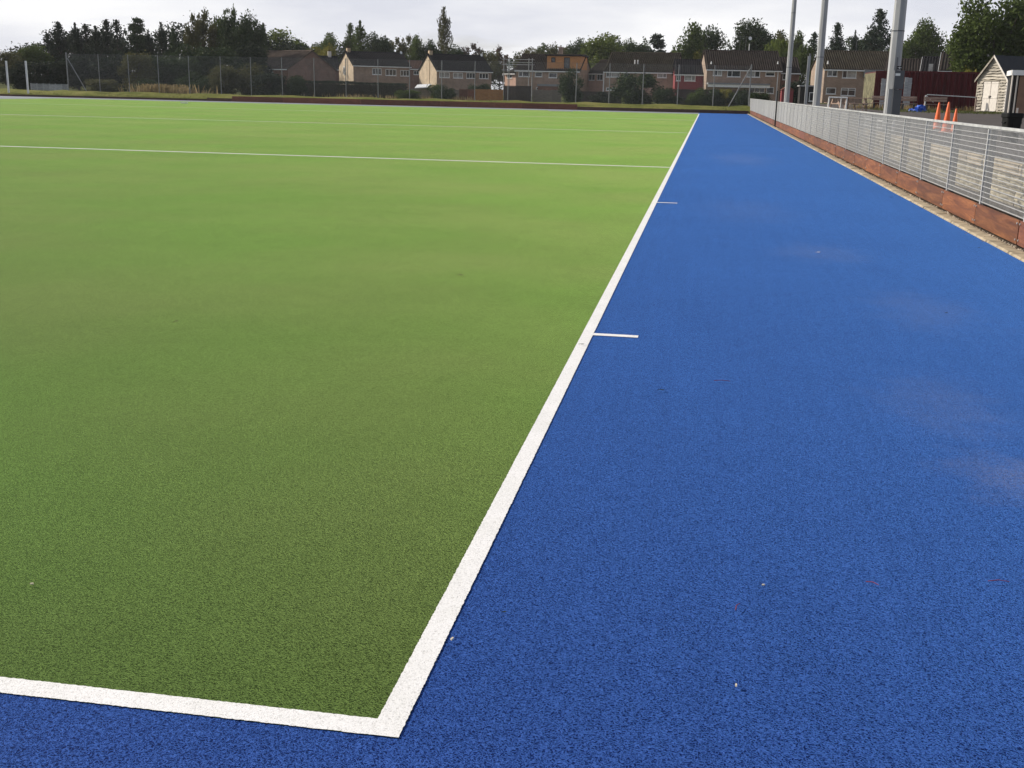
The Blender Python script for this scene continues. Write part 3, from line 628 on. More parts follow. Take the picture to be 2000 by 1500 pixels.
q = at(1782, 219, 70.6); lump('blue_sack', (q.x, 70.6, TZ), .22, .2, .14, 'tarp_blue', 'small flat blue sack beside the blue tarpaulin', 'sack', 8)
# white post and rail
a = at(1808.5, 186, 76); b = at(1907, 192, 76)
t = empty('post_and_rail', (a.x, 76, TZ), 0, 'white post with a thin pale rail in front of the long container', 'rail')
MB().box(-.045, -.045, 0, .045, .045, a.z-TZ).build('post', 'paint_white', t)
MB().tube((.05, 0, 1.02), (b.x-a.x, 0, b.z-TZ+.05), .03, n=8).build('rail', 'galv', t); MB().box(b.x-a.x-.04, -.04, 0, b.x-a.x+.04, .04, b.z-TZ+.1).build('post', 'bench_wood', t)
mb = MB(); mb.tube((.05, 0, .95), (.5, 0, .55), .02, n=6); mb.build('brace', 'paint_white', t)

# boarded shed
def local_frame(uL, uR, v, Y, a):
    o = at(uL, v, Y); d = Vector((math.cos(a), math.sin(a), 0)); r = ray(uR, v)
    # o + s d lies on the vertical plane through CAM and r
    n = Vector((r.y, -r.x, 0)); s = ((CAM-o).dot(n))/d.dot(n)
    return o, d, s
def facade(o, d, u, v):
    n = Vector((-d.y, d.x, 0)); r = ray(u, v); t = (o-CAM).dot(n)/r.dot(n); p = CAM+r*t
    return (p-o).dot(d), p.z
SA = math.radians(-50)
o, d, W = local_frame(1907, 1963.5, 190, 76.5, SA)
shed = empty('garden_shed', (o.x, o.y, TZ), SA, 'waney-edged timber shed with pale double doors and black felt roof', 'shed')
eave = facade(o, d, 1912, 152)[1]-TZ; apex = facade(o, d, 1944, 109)[1]-TZ; D = 4.2
MB().prism([(0, .05, 0), (W, .05, 0), (W, .05, eave), (W/2, .05, apex), (0, .05, eave)], (0, D-.05, 0)).build('shed_body', 'dark_timber', shed)
dx0 = W*0.20; dx1 = W*0.74; dh = facade(o, d, 1924, 158)[1]-TZ
nb = 19; bh = apex/nb
for k in range(nb):
    z0, z1 = k*bh, (k+1)*bh+.02
    def half(z): return W if z <= eave else max(0.0, W*(apex-z)/(apex-eave))
    hw = half((z0+z1)/2-.01); xa, xb = (W-hw)/2, (W+hw)/2
    for (p, q_) in (([(xa, dx0), (dx1, xb)]) if z0 < dh-0.02 else [(xa, xb)]):
        if q_-p < 0.05: continue
        mb = MB(); n = 6; pts = [(p+(q_-p)*i/n, 0, z0+rnd.uniform(-.045, .05)) for i in range(n+1)]
        hw1 = half(z1); xa1, xb1 = max(p, (W-hw1)/2), min(q_, (W+hw1)/2)
        top = [(xb1 if q_ == xb else q_, .03, z1), (xa1 if p == xa else p, .03, z1)]
        mb.prism([(x, y-.045, z) for x, y, z in pts]+top, (0, .02, 0)); mb.build('board', 'waney', shed)
for k in range(2):
    xa = dx0+.03+k*(dx1-dx0-.03)/2; xb = xa+(dx1-dx0-.11)/2
    dr = MB().box(xa, -.0, .06, xb, .045, dh-.04).build('door', 'door_cream', shed)
    for zz in (.08, dh*.45, dh-.14): MB().box(xa+.01, -.016, zz, xb-.01, -.001, zz+.07).build('door_rail', 'door_cream', dr)
    MB().box((xb-.05) if k == 0 else xa+.02, -.03, dh*.45, (xb-.02) if k == 0 else xa+.05, -.002, dh*.45+.16).build('handle', 'black_paint', dr)
MB().box(dx0-.03, -.03, dh-.02, dx1+.03, .03, dh+.05).build('door_lintel', 'waney', shed)
for s in (0, 1):
    xe, xi = (-.16, W/2) if s == 0 else (W+.16, W/2); ze = eave-(apex-eave)/(W/2)*.16
    MB().prism([(xe, -.14, ze), (xi, -.14, apex), (xi, -.14, apex+.05), (xe, -.14, ze+.05)], (0, D+.28, 0)).build('roof_slope', 'roof_felt', shed)
    MB().prism([(xe, -.165, ze-.1), (xi, -.165, apex-.1), (xi, -.165, apex+.06), (xe, -.165, ze+.06)], (0, .023, 0)).build('barge_board', 'waney' if s == 0 else 'door_cream', shed)
MB().box(-.05, -.02, 0, .06, .045, eave).build('corner_post', 'waney', shed); MB().box(W-.06, -.021, 0, W+.05, .045, eave).build('corner_post', 'door_cream', shed)
MB().box(dx0-.1, -.7, -.02, dx1+.1, -.06, .05).build('door_step', 'dark_timber', shed)

# flat-roofed store at the edge of the yard
o = at(1975, 190, 62.0)
st = empty('store_building', (o.x, 62.0, TZ), math.radians(-8), 'flat-roofed store with white fascia and brown door, cut by the picture edge', 'building')
zt = at(1985, 137, 62.0).z-TZ; zf = at(1985, 147, 62.0).z-TZ
MB().box(0, 0.06, 0, 6, 2.4, zf).build('wall', 'dark_timber', st)
MB().box(-.12, -.22, zf, 6.3, 2.6, zt).build('fascia', 'paint_white', st); MB().box(-.1, -.2, zt, 6.28, 2.58, zt+.03).build('roof', 'roof_felt', st)
x0 = 0.30
MB().box(x0, -.0, 0, x0+1.6, .058, zf-.02).build('door', 'brown_door', st)
for k in range(2): MB().tube((-.06+k*.24, -.05, 0), (-.06+k*.24, -.05, zf-.01), .038, n=8).build('downpipe', 'render_white', st)
MB().box(x0+.02, -.03, .02, x0+.12, -.002, .4).build('kick_plate', 'render_white', st)

# weeds at the foot of the containers
def tufts(name, n, fx, h0, h1, mat, label, cat, seed):
    r = np.random.default_rng(seed); P = np.array([fx(r) for _ in range(n)]); V = []; 
    a = r.uniform(0, 2*np.pi, n); L = r.uniform(h0, h1, n); lean = r.uniform(-.5, .5, (n, 2))*L[:, None]; w = L*0.07+.012
    dx = np.cos(a)*w; dy = np.sin(a)*w; z = np.zeros(n)
    b0 = P+np.stack([dx, dy, z], 1); b1 = P-np.stack([dx, dy, z], 1)
    tp = P+np.stack([lean[:, 0], lean[:, 1], L], 1); t0 = tp+np.stack([dx*.25, dy*.25, z], 1); t1 = tp-np.stack([dx*.25, dy*.25, z], 1)
    V = np.stack([b0, b1, t1, t0], 1).reshape(-1, 3); Q = np.arange(n*4).reshape(-1, 4)
    return tag(put(name, fast_mesh(name, V, Q), mat), label, cat, None, 'stuff')
tufts('dry_grass', 1100, lambda r: (r.choice([11.5, 13.2, 14.6, 15.3, 18.5, 20.5])+r.normal(0, .7), 82.4-abs(r.normal(0, .5)), TZ), .08, .36, 'dry_grass', 'dry grass at the foot of the containers', 'grass', 5)
tufts('green_weeds', 2200, lambda r: (r.uniform(11, 19), r.uniform(66, 78), TZ), .04, .14, 'weed_green', 'low green weeds around the benches', 'weeds', 6)
tufts('bank_grass', 5000, lambda r: (lambda q: (r.uniform(-66, 4.4), FARY+.2+q*2.4, .2+.36*q))(r.random()), .04, .12, 'weed_green', 'longer dry grass on the far bank', 'grass', 9)
tufts('scrub_grass', 1300, lambda r: (r.normal(-50.6, 1.5), 101+r.uniform(0, 3), -.12), .3, 1.55, 'dry_grass', 'tall pinkish dry grass behind the far fence', 'grass', 10)
tufts('garden_grass', 1300, lambda r: (r.choice([-39, -33.5, -30, -27])+r.normal(0, 1.3), 121+r.uniform(0, 6), -.12), .2, .9, 'dry_grass', 'dry tall grass below the long hedge', 'grass', 11)

# ------------------------------------------------------------------ far boards and ball-stop fence
fb = empty('far_board_row', (0, FARY, 0), label='row of dark timber kick boards along the far end', cat='kick boards')
mb = MB(); mb.box(0, 0, 0, 2.39, .04, .27); lowb = mb.mesh('board')
mb = MB(); mb.box(0, 0, 0, 2.39, .045, .47); tallb = mb.mesh('board')
xL, xR = at(430, 198, FARY).x, at(1126, 215, FARY).x
x = 4.0
while x > -70:
    x -= 2.4
    tall = xL-0.6 < x < xR-1.6
    put('board', tallb if tall else lowb, 'board_brown' if tall else 'board_dark', fb, (x, rnd.uniform(-.01, .01), 0 if x > -44 else -.10))
fence_posts = [130, 192, 250, 308, 368, 430, 489, 550, 613, 675, 738, 800, 863, 928, 993, 1040, 1127, 1192, 1258, 1327, 1397, 1468]
BF = empty('ball_stop_fence', (0, 99.4, 0), label='tall chain-link ball-stop fence on grey posts along the far end', cat='fence')
px_ = [at(u, 120+u*.004, 99.4).x for u in fence_posts]
zt_ = 3.95
for i, x in enumerate(px_):
    MB().tube((x, 0, 0.1), (x, 0, zt_+(0.12 if i in (0, len(px_)-1) else 0)), 0.055 if i in (0, len(px_)-1) else 0.038, n=8).build('post', 'galv_mid', BF)
    if i: 
        x0 = px_[i-1]; mbp = MB(); mbp.poly([(x0+.05, -.05, .5), (x-.05, -.05, .5), (x-.05, -.05, zt_-.03), (x0+.05, -.05, zt_-.03)]); mbp.build('mesh_panel', 'chainlink', BF)
        MB().tube((x0, -.05, zt_-.03), (x, -.05, zt_-.03), .008, n=5).build('line_wire', 'galv_dull', BF)
MB().tube((px_[0]+.1, 0, 3.55), (px_[0]+1.9, .0, .42), .045, n=8).build('strut', 'galv_mid', BF); MB().tube((px_[-1]-.1, 0, 3.7), (px_[-1]-1.75, .0, .42), .045, n=8).build('strut', 'galv_mid', BF)
MB().tube((px_[14], 0, 3.9), (px_[15], 0, 3.9), .03, n=6).build('gate_beam', 'galv', BF)
for u, lb in ((15, 'white goal upright nearest the left edge, on the far bank'), (53, 'second white goal upright from the left edge, beside the fence end')):
    q = at(u, 155, 97.6); t = empty('white_upright', (q.x, 97.6, .1), 0, lb, 'post', 'white uprights on the far bank'); zt = at(u, 119, 97.6).z-.1
    MB().box(-.075, -.05, 0, .075, .05, zt).build('shaft', 'paint_white', t); MB().box(-.012, -.056, .1, .012, -.0505, zt-.05).build('groove', 'galv_dull', t)

# ------------------------------------------------------------------ houses
GZ = 0.75
def wall_holes(mb, W, z0, z1, holes, y=0.0, x0=0.0):
    xs = sorted({x0, W}|{h[0] for h in holes}|{h[1] for h in holes}); zs = sorted({z0, z1}|{h[2] for h in holes}|{h[3] for h in holes})
    for xa, xb in zip(xs, xs[1:]):
        for za, zb in zip(zs, zs[1:]):
            cx, cz = (xa+xb)/2, (za+zb)/2
            if any(h[0] < cx < h[1] and h[2] < cz < h[3] for h in holes): continue
            mb.poly([(xa, y, za), (xb, y, za), (xb, y, zb), (xa, y, zb)])
    for h in holes:
        a, b, c, d = h
        mb.poly([(a, y, c), (a, y+.2, c), (a, y+.2, d), (a, y, d)]); mb.poly([(b, y, c), (b, y, d), (b, y+.2, d), (b, y+.2, c)])
        mb.poly([(a, y, d), (a, y+.2, d), (b, y+.2, d), (b, y, d)]); mb.poly([(a, y, c), (b, y, c), (b, y+.2, c), (a, y+.2, c)])
def window(parent, x0, x1, z0, z1, div=(0.5,), transom=None, glass='glass', y=0.0, sill=True, frame='paint_white'):
    f = .075; g = .004
    x0 += g; x1 -= g; z0 += g; z1 -= g
    mb = MB(); mb.box(x0, y-.02, z0, x1, y+.09, z0+f); mb.box(x0, y-.02, z1-f, x1, y+.09, z1); mb.box(x0, y-.018, z0+f, x0+f, y+.088, z1-f); mb.box(x1-f, y-.018, z0+f, x1, y+.088, z1-f)
    xc = [x0+f]
    for k in div:
        x = x0+(x1-x0)*k; mb.box(x-f/2, y-.012, z0+f, x+f/2, y+.08, z1-f); xc += [x-f/2, x+f/2]
    xc.append(x1-f)
    zt = None
    if transom:
        zt = z0+(z1-z0)*transom
        for a, b in zip(xc[::2], xc[1::2]): mb.box(a, y-.01, zt-f/2, b, y+.078, zt+f/2)
    w_ = mb.build('window', frame, parent)
    for k, (a, b) in enumerate(zip(xc[::2], xc[1::2])):
        gl = glass if isinstance(glass, str) else glass[k % len(glass)]
        for za, zb in (((z0+f, zt-f/2), (zt+f/2, z1-f)) if zt else ((z0+f, z1-f),)):
            mp_ = MB(); mp_.box(a, y+.04, za, b, y+.055, zb); mp_.build('pane', gl, w_)
    if sill: MB().box(x0-.06, y-.09, z0-.07, x1+.06, y-.022, z0-.008).build('sill', frame, w_)
    return w_
def ribbed(mb, W, ov, ya, za, yb, zb, pitch=0.30, h=0.13, x0=None):
    xa = -ov if x0 is None else x0; xe = W+ov; n = max(4, int((xe-xa)/pitch)); o = len(mb.v); pts = []
    for i in range(n):
        for f, k in ((0, 0), (.45, 0), (.6, 1), (.88, 1)): pts.append((xa+(xe-xa)*(i+f)/n, k*h))
    pts.append((xe, 0))
    for x, k in pts: mb.v += [(x, ya, za+k), (x, yb, zb+k)]
    mb.f += [(o+2*i, o+2*i+2, o+2*i+3, o+2*i+1) for i in range(len(pts)-1)]
    mb.poly([(xa, ya, za-.06), (xa, yb, zb-.06), (xe, yb, zb-.06), (xe, ya, za-.06)])
def house(name, label, uL, uR, v_eave, v_ridge, Y, a_deg, D, wall, roof, wins, gable_wall=None, fascia='paint_white', barge=None, extras=None, ov=.12, ground=GZ, ridge_u=None, group='brick houses beyond the pitch'):
    a = math.radians(a_deg); o, d, W = local_frame(uL, uR, v_eave, Y, a)
    t = empty(name, (o.x, o.y, ground), a, label, 'house', group)
    E = facade(o, d, (uL+uR)/2, v_eave)[1]-ground
    n = Vector((-d.y, d.x, 0)); o2 = o+n*(D/2)
    R_ = facade(o2, d, ridge_u or (uL+uR)/2, v_ridge)[1]-ground
    H = []
    for w_ in wins:
        x0, z1 = facade(o, d, w_[0], w_[2]); x1, z0 = facade(o, d, w_[1], w_[3]); H.append((max(.15, x0), min(W-.15, x1), z0-ground, min(E-.12, z1-ground)))
    mb = MB(); wall_holes(mb, W, -.8, E, H); mb.build('wall', wall, t); MB().poly([(W, D, -.8), (0, D, -.8), (0, D, E), (W, D, E)]).build('back_wall', wall, t)
    MB().poly([(0, D, -.8), (0, 0, -.8), (0, 0, E), (0, D/2, R_-.07), (0, D, E)]).build('gable_wall', gable_wall or wall, t)
    MB().poly([(W, 0, -.8), (W, D, -.8), (W, D, E), (W, D/2, R_-.07), (W, 0, E)]).build('gable_wall', wall, t)
    for h, w_ in zip(H, wins): window(t, *h, **(w_[4] if len(w_) > 4 else {}))
    sl = (R_-E)/(D/2); e = .3
    rf = None
    for ya in (-e, D+e):
        mb = MB(); ribbed(mb, W, ov, ya, E-sl*e+.06, D/2, R_); q_ = mb.build('roof_slope', roof, t); rf = rf or q_
    MB().tube((-ov, D/2, R_+.03), (W+ov, D/2, R_+.03), .10, n=6).build('ridge_tiles', roof, rf)
    MB().box(-ov, -e-.09, E-sl*e-.10, W+ov, -e+.01, E-sl*e+.045).build('gutter', fascia, rf)
    for x in (-ov-.035, W+ov+.003):
        for s in (0, 1):
            ya = -e if s == 0 else D+e
            MB().prism([(x, ya, E-sl*e-.12), (x, D/2, R_-.13), (x, D/2, R_+.06), (x, ya, E-sl*e+.06)], (.032, 0, 0)).build('barge_board', barge or roof, rf)
    if extras: extras(t, W, D, E, R_, o, d, ground)
    return t
def chimney(t, x, y, z0, z1, mat='brick_red'):
    c = MB().box(x-.3, y-.3, z0, x+.3, y+.3, z1).build('chimney', mat, t); MB().tube((x, y, z1), (x, y, z1+.3), .1, .085).build('chimney_pot', 'tile_red', c)
def aerial(t, x, y, z0, h):
    c = MB().tube((x, y, z0), (x, y, z0+h), .022, n=6).build('aerial', 'galv_dull', t); mb = MB(); mb.box(x-.5, y-.012, z0+h-.12, x+.3, y+.012, z0+h-.1)
    for k in range(5): mb.box(x-.45+k*.16, y-.2, z0+h-.09, x-.43+k*.16, y+.2, z0+h-.075)
    mb.build('aerial_head', 'galv_dull', c)
def dish(t, x, y, z): MB().lathe([(.05, 0), (.24, .05), (.25, .08), (.2, .06)], 12).build('dish', 'paint_white', t, (x, y, z)).rotation_euler = (1.3, 0, .3)
def ext9(t, W, D, E, R_, o, d, g):
    for u in (1453, 1465): 
        x = facade(o, d, u, 100)[0]; aerial(t, x, D/2, R_, 2.0)
    x = facade(o, d, 1472.5, 95)[0]; MB().tube((x, D/2, R_), (x, D/2, R_+1.0), .06).build('flue', 'paint_white', t); dish(t, x, D/2-.1, R_+1.7)
    x, z = facade(o, d, 1518, 160); MB().box(x-.05, -.1, -.5, x+.05, -.005, E-.1).build('downpipe', 'paint_white', t)
    # flat canopy over the ground floor
    x0, z0 = facade(o, d, 1380, 163); x1, z1 = facade(o, d, 1500, 166)
    MB().box(max(0, x0), -1.6, z0-g-.1, x1, -.005, z0-g+.12).build('canopy', 'grey_cladding', t); MB().box(max(0, x0), -1.5, z0-g-.45, x1, -1.4, z0-g-.1).build('canopy_beam', 'paint_white', t)
    for u in (1389, 1519):
        x, z = facade(o, d, u, 125); MB().tube((x, -.05, z-g), (x, -.05, z-g+.35), .12, .05).build('roof_vent', 'paint_white', t)
V1 = dict(div=(.33, .66)); V2 = dict(div=(.5,)); V3 = dict(div=(.38,)); V4 = dict(div=(), transom=.62); VT = dict(div=(.5,), transom=.74)
house('brick_house', 'brown brick semi with white windows and aerials, behind the corner of the mesh fence', 1381, 1526, 135, 100, 160, 8, 7.5, 'brick_buff', 'tile_brown',
      [(1393, 1410, 136, 148, dict(div=(.5,), glass=('glass', 'glass_curtain'))), (1421, 1446, 136, 150.5, dict(div=(.36,))), (1459, 1484, 136, 151, dict(div=(.62,), glass=('glass_curtain', 'glass'))), (1496, 1513, 136, 149, V4),
       (1465, 1493, 168, 181, dict(div=(.33, .66), transom=.7)), (1497, 1511, 170, 183, dict(div=()))], extras=ext9)
house('brick_house', 'red-panelled low link house squeezed between two brown brick houses', 1319, 1379, 144, 117, 163, 4, 7, 'red_cladding', 'tile_dark',
      [(1320.5, 1329, 145, 158, V2), (1337, 1358, 146, 158.5, dict(div=(.66,), glass='glass_curtain'))])
house('brick_house', 'recessed link house with a white window, half hidden by the farthest column', 1527, 1562, 141, 113, 164, 6, 7, 'brick_red', 'tile_brown', [(1529, 1540, 143, 156, V2)])
def ext7(t, W, D, E, R_, o, d, g):
    aerial(t, W*.75, D/2, R_, 2.6)
    x0, z0 = facade(o, d, 1238, 125); 
    for k in range(2): MB().tube((x0+k*.45, .6, z0-g), (x0+k*.45, .6, z0-g+.6), .09).build('roof_vent', 'paint_white', t)
    MB().box(-.14, -.1, -.5, -.02, -.005, E-.1).build('downpipe', 'paint_white', t)
house('brick_house', 'brown brick house with dark mossy roof behind the big round shrub', 1181, 1316, 139, 103.5, 172, -10, 7.5, 'brick_buff', 'tile_moss',
      [(1184, 1210, 140, 151, dict(div=(.38,), glass=('glass', 'glass_curtain'))), (1218, 1229, 140, 151, V2), (1284, 1302, 141, 152, dict(div=(.6,), glass='glass_curtain')), (1184, 1212, 171, 177, V1)], extras=ext7, gable_wall='render_white')
house('brick_house', 'sunlit pink link house with white windows beside the orange loft extension', 1147, 1181, 142, 118, 178, -40, 6, 'render_pink', 'tile_brown',
      [(1150, 1162, 145, 157, V2), (1166, 1177, 145, 157, V2)])
def ext5(t, W, D, E, R_, o, d, g):
    x0, z1 = facade(o, d, 1068, 109); x1, z0 = facade(o, d, 1133, 136); z0 -= g; z1 -= g; z0 = max(z0, E-.25)
    H = []
    for (u0, u1, va, vb) in ((1076, 1084, 112, 121.5), (1101, 1112, 112, 134)):
        a, b = facade(o, d, u0, va); c, e = facade(o, d, u1, vb); H.append((a, c, e-g, b-g))
    mb = MB(); wall_holes(mb, x1, z0, z1, H, .25, x0); mb.poly([(x0, 5, z0), (x0, .25, z0), (x0, .25, z1), (x0, 5, z1)]); mb.poly([(x1, .25, z0), (x1, 5, z0), (x1, 5, z1), (x1, .25, z1)])
    dm = mb.build('dormer', 'cladding', t); dm['label'] = 'orange timber-clad loft extension'
    for h in H: window(dm, *h, div=(), y=.25, sill=False, frame='dark_timber')
    MB().box(x0-.2, .0, z1, x1+.25, 5.2, z1+.2).build('dormer_roof', 'dark_timber', dm)
    chimney(t, x0+.8, D/2+1.6, R_-.5, R_+1.2, 'brick_buff')
    x0, z0 = facade(o, d, 1056, 165); x1, z1 = facade(o, d, 1096, 166)
    MB().box(x0, -2.2, z0-g-.25, x1, -.005, z0-g+.05).build('lean_to_roof', 'grey_cladding', t); MB().box(x0+.1, -2.1, -.5, x1-.1, -.1, z0-g-.25).build('lean_to_wall', 'brick_red', t)
house('brick_house', 'brick house with an orange timber loft extension, behind the wooden gate', 1008, 1132, 137, 107, 172, -6, 8, 'brick_buff', 'tile_brown',
      [(1013, 1035, 139, 150, dict(div=(.35,))), (1045, 1059, 140.5, 150, dict(div=())), (1072, 1088, 142, 152, dict(div=())), (1047, 1058, 170, 176, V2)], extras=ext5)
house('brick_house', 'sunlit pale gable house seen behind the scaffolding', 986, 1008, 143, 131, 196, -42, 6, 'render_pink', 'tile_brown', [(991, 1000, 143, 153, V2)])
# scaffolding
o = at(984, 140, 166); s_ = empty('scaffolding', (o.x, 166, GZ), math.radians(2), 'white metal scaffolding beside the loft extension', 'scaffolding'); w = at(1039, 140, 166).x-o.x
zz = [at(1000, v, 166).z-GZ for v in (116, 126, 137)]
for k, x in enumerate((0, w*.2, w*.88, w)): MB().tube((x, 0, -.9), (x, 0, zz[0]+.2), .05, n=6).build('standard', 'galv_bright', s_)
for z in zz: MB().tube((-.3, -.06, z), (w+.3, -.06, z), .045, n=6).build('ledger', 'galv_bright', s_)
MB().box(-.2, -.5, zz[2]-.25, w+.2, .3, zz[2]-.18).build('deck_boards', 'panel_grey', s_)

def gable_extras(us, vs_):
    def f(t, W, D, E, R_, o, d, g):
        z = E-.9
        mb = MB(); cx = D*.62
        fr = MB(); 
        for k in range(16):
            a0, a1 = 2*math.pi*k/16, 2*math.pi*(k+1)/16
            fr.prism([(-.06, cx-.5*math.cos(a0)*1.0, z+.75*math.sin(a0)), (-.06, cx-.5*math.cos(a1), z+.75*math.sin(a1)), (-.06, cx-.36*math.cos(a1), z+.58*math.sin(a1)), (-.06, cx-.36*math.cos(a0), z+.58*math.sin(a0))], (.05, 0, 0))
        if us:
            w_ = fr.build('window', 'paint_white', t); MB().prism([(-.03, cx-.36*math.cos(2*math.pi*k/16), z+.58*math.sin(2*math.pi*k/16)) for k in range(16)], (.02, 0, 0)).build('pane', 'glass', w_)
        MB().box(-.055, D*.40, -.5, -.005, D*.40+.09, E+(R_-E)*.7).build('downpipe', 'grey_cladding' if us else 'brick_cream', t)
        chimney(t, .45, D/2, R_-.4, R_+.55, 'brick_cream')
        dish(t, W-.5, D*.4, R_+.1)
    return f
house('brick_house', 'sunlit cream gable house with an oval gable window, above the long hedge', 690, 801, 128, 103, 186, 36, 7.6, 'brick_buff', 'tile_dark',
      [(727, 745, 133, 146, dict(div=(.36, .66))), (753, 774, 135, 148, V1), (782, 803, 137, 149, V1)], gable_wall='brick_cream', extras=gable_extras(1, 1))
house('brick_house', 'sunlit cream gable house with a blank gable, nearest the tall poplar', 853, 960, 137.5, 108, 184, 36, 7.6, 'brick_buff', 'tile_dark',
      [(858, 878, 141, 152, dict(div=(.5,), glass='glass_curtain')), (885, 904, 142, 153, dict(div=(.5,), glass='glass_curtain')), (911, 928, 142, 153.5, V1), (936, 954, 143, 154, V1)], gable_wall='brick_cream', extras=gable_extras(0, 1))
house('brick_house', 'small russet-roofed house between the two sunlit gables', 800, 826, 134, 119, 214, 20, 7, 'brick_red', 'tile_red', [(808, 818, 138, 146, V2)])
house('brick_house', 'dark-roofed terrace left of the first sunlit gable', 606, 662, 134, 110, 200, 24, 7.6, 'brick_red', 'tile_dark',
      [(612, 624, 136, 146, V2), (632, 655, 137, 147, V1)], extras=lambda t, W, D, E, R_, o, d, g: chimney(t, W*.75, D/2, R_-.3, R_+.9, 'render_white'))
plain('tile_clay', (0.105, 0.080, 0.064), 0.9, 0.3, 1.2, 0, 0.12)
house('brick_house', 'reddish house with broad brown roof behind the olive bushes', 468, 562, 133, 100, 172, -30, 9.5, 'brick_red', 'tile_clay',
      [(520, 534, 140, 149, V2)])
def ext11(t, W, D, E, R_, o, d, g):
    for u in (1673, 1687): aerial(t, facade(o, d, u, 100)[0], D/2, R_, 1.9)
    x, z = facade(o, d, 1612, 125); MB().tube((x+.3, -.05, z-g), (x+.3, -.05, z-g+.4), .12, .05).build('roof_vent', 'paint_white', t)
    x0, z1 = facade(o, d, 1687, 136); x1, z0 = facade(o, d, 1732, 152)
    MB().box(x0, -.5, z0-g, x1, -.005, z1-g).build('bay_panel', 'grey_cladding', t)
house('brick_house', 'long brown brick house with ribbed tile roof behind the end-on container', 1611, 1752, 135, 101, 152, 8, 7.5, 'brick_buff', 'tile_moss',
      [(1616.5, 1635, 136.5, 149.5, V2), (1646, 1672, 137, 153, dict(div=(.33,), glass=('glass', 'glass_curtain'))), (1614, 1632, 171, 184, dict(div=())), (1643, 1670, 171.5, 187.5, VT)], extras=ext11)
house('brick_house', 'brown-roofed bungalow peeping over the long container', 1728, 1796, 146, 116, 140, -9, 8, 'brick_red', 'tile_brown', [])
house('brick_house', 'black-roofed house with a white rooflight above the long container', 1797.5, 1833, 147, 112, 136, -12, 7, 'brick_red', 'tile_dark', [], barge='paint_white',
      extras=lambda t, W, D, E, R_, o, d, g: MB().box(W*.40, .55, E+.42, W*.64, .75, E+1.25).build('rooflight', 'glass_curtain', t))
house('brick_house', 'ribbed brown-roofed house with white bargeboard beside the big leafy tree', 1835, 1880, 137, 103, 134, -12, 7.5, 'brick_red', 'tile_brown', [(1842, 1866, 138, 147, V2)], barge='paint_white')
# dark outbuilding between the houses
o = at(1562, 190, 132); w = at(1598, 190, 132).x-o.x; zt = at(1575, 169, 132).z-GZ+.6
t = empty('outbuilding', (o.x, 132, GZ-.6), 0, 'dark flat-roofed outbuilding with a pale roof edge between the columns', 'building')
MB().box(0, 0, -.3, w, 3, zt).build('wall', 'dark_timber', t); MB().box(-.15, -.15, zt, w+.15, 3.1, zt+.14).build('roof', 'galv_bright', t); window(t, w*.5, w*.78, zt*.35, zt*.75, div=(), y=-.09)
o = at(1526, 190, 128); w = at(1549, 190, 128).x-o.x; zt = at(1530, 176, 128).z-GZ+.6
t = empty('red_shed', (o.x, 128, GZ-.6), 0, 'small red-brown shed beside the farthest floodlight column', 'shed')
MB().box(0, 0, -.3, w, 2, zt).build('wall', 'red_cladding', t); MB().prism([(-.1, -.1, zt), (w/2, -.1, zt+.5), (w+.1, -.1, zt)], (0, 2.2, 0)).build('roof', 'tile_brown', t)
plain('rust_red', (0.15, 0.04, 0.022), 0.7, 0.2); t.children[0].data.materials[0] = MATS['rust_red']

# ------------------------------------------------------------------ garden boundaries
def panel_row(u0, u1, vt, Y, n, mat, label, z0=-.15, rz=0):
    a = at(u0, vt, Y); b = at(u1, vt, Y); w = (b.x-a.x)/n; h = a.z-z0
    t = empty('panel_fence', (a.x, Y, z0), rz, label, 'fence', 'garden panel fences')
    mb = MB(); nb = max(6, int(w/.15))
    for k in range(nb): mb.box(.05+k*(w-.1)/nb, (k % 2)*.012, 0, .05+(k+1)*(w-.1)/nb-.006, .03+(k % 2)*.012, h-.04)
    pm = mb.mesh('panel'); mb = MB(); mb.box(-.045, -.02, 0, .045, .07, h+.03); qm = mb.mesh('post'); mb = MB(); mb.box(.05, -.012, h-.04, w-.05, .055, h); cmn = mb.mesh('cap_rail')
    for k in range(n):
        put('panel', pm, mat, t, (k*w, 0, rnd.uniform(-.03, .02))); put('cap_rail', cmn, mat, t, (k*w, 0, 0))
    for k in range(n+1): put('post', qm, mat, t, (k*w, 0, 0))
panel_row(928, 982, 174, 128, 2, 'panel_orange', 'bright orange-brown wooden garden fence panels beside the dark gate')
panel_row(985, 1037, 167, 126, 2, 'panel_dark', 'dark brown wooden gate between grey posts')
panel_row(1041, 1096, 175, 128, 3, 'panel_grey', 'weathered grey garden fence panels below the loft extension')
panel_row(898, 927, 174, 129, 2, 'board_brown', 'dull brown fence panels left of the orange ones')
panel_row(1128, 1214, 178, 131, 4, 'panel_dark', 'black-stained garden fence behind the round shrub')
panel_row(1322, 1470, 174, 131, 6, 'panel_dark', 'dark fence behind the clipped garden shrubs')
panel_row(548, 594, 166, 126, 2, 'panel_grey', 'pinkish grey fence panels below the reddish house')
panel_row(60, 132, 163, 118, 6, 'grey_board', 'low grey fence at the end of the ball-stop fence')
panel_row(780, 898, 173, 131, 5, 'panel_grey', 'drab wooden fence below the second sunlit gable')
a = at(812, 170, 124); t = empty('white_lean_to', (a.x, 124, -.15), .1, 'white sheet-roofed garden lean-to below the second gable', 'shed'); w = at(836, 170, 124).x-a.x
MB().prism([(-.1, -.2, a.z), (w+.1, -.2, a.z+.1), (w+.1, -.2, a.z+.18), (-.1, -.2, a.z+.08)], (0, 2.2, .35)).build('roof', 'paint_white', t)
for x in (0, w): MB().box(x-.04, -.1, 0, x+.04, -.02, a.z+.02).build('post', 'panel_grey', t)
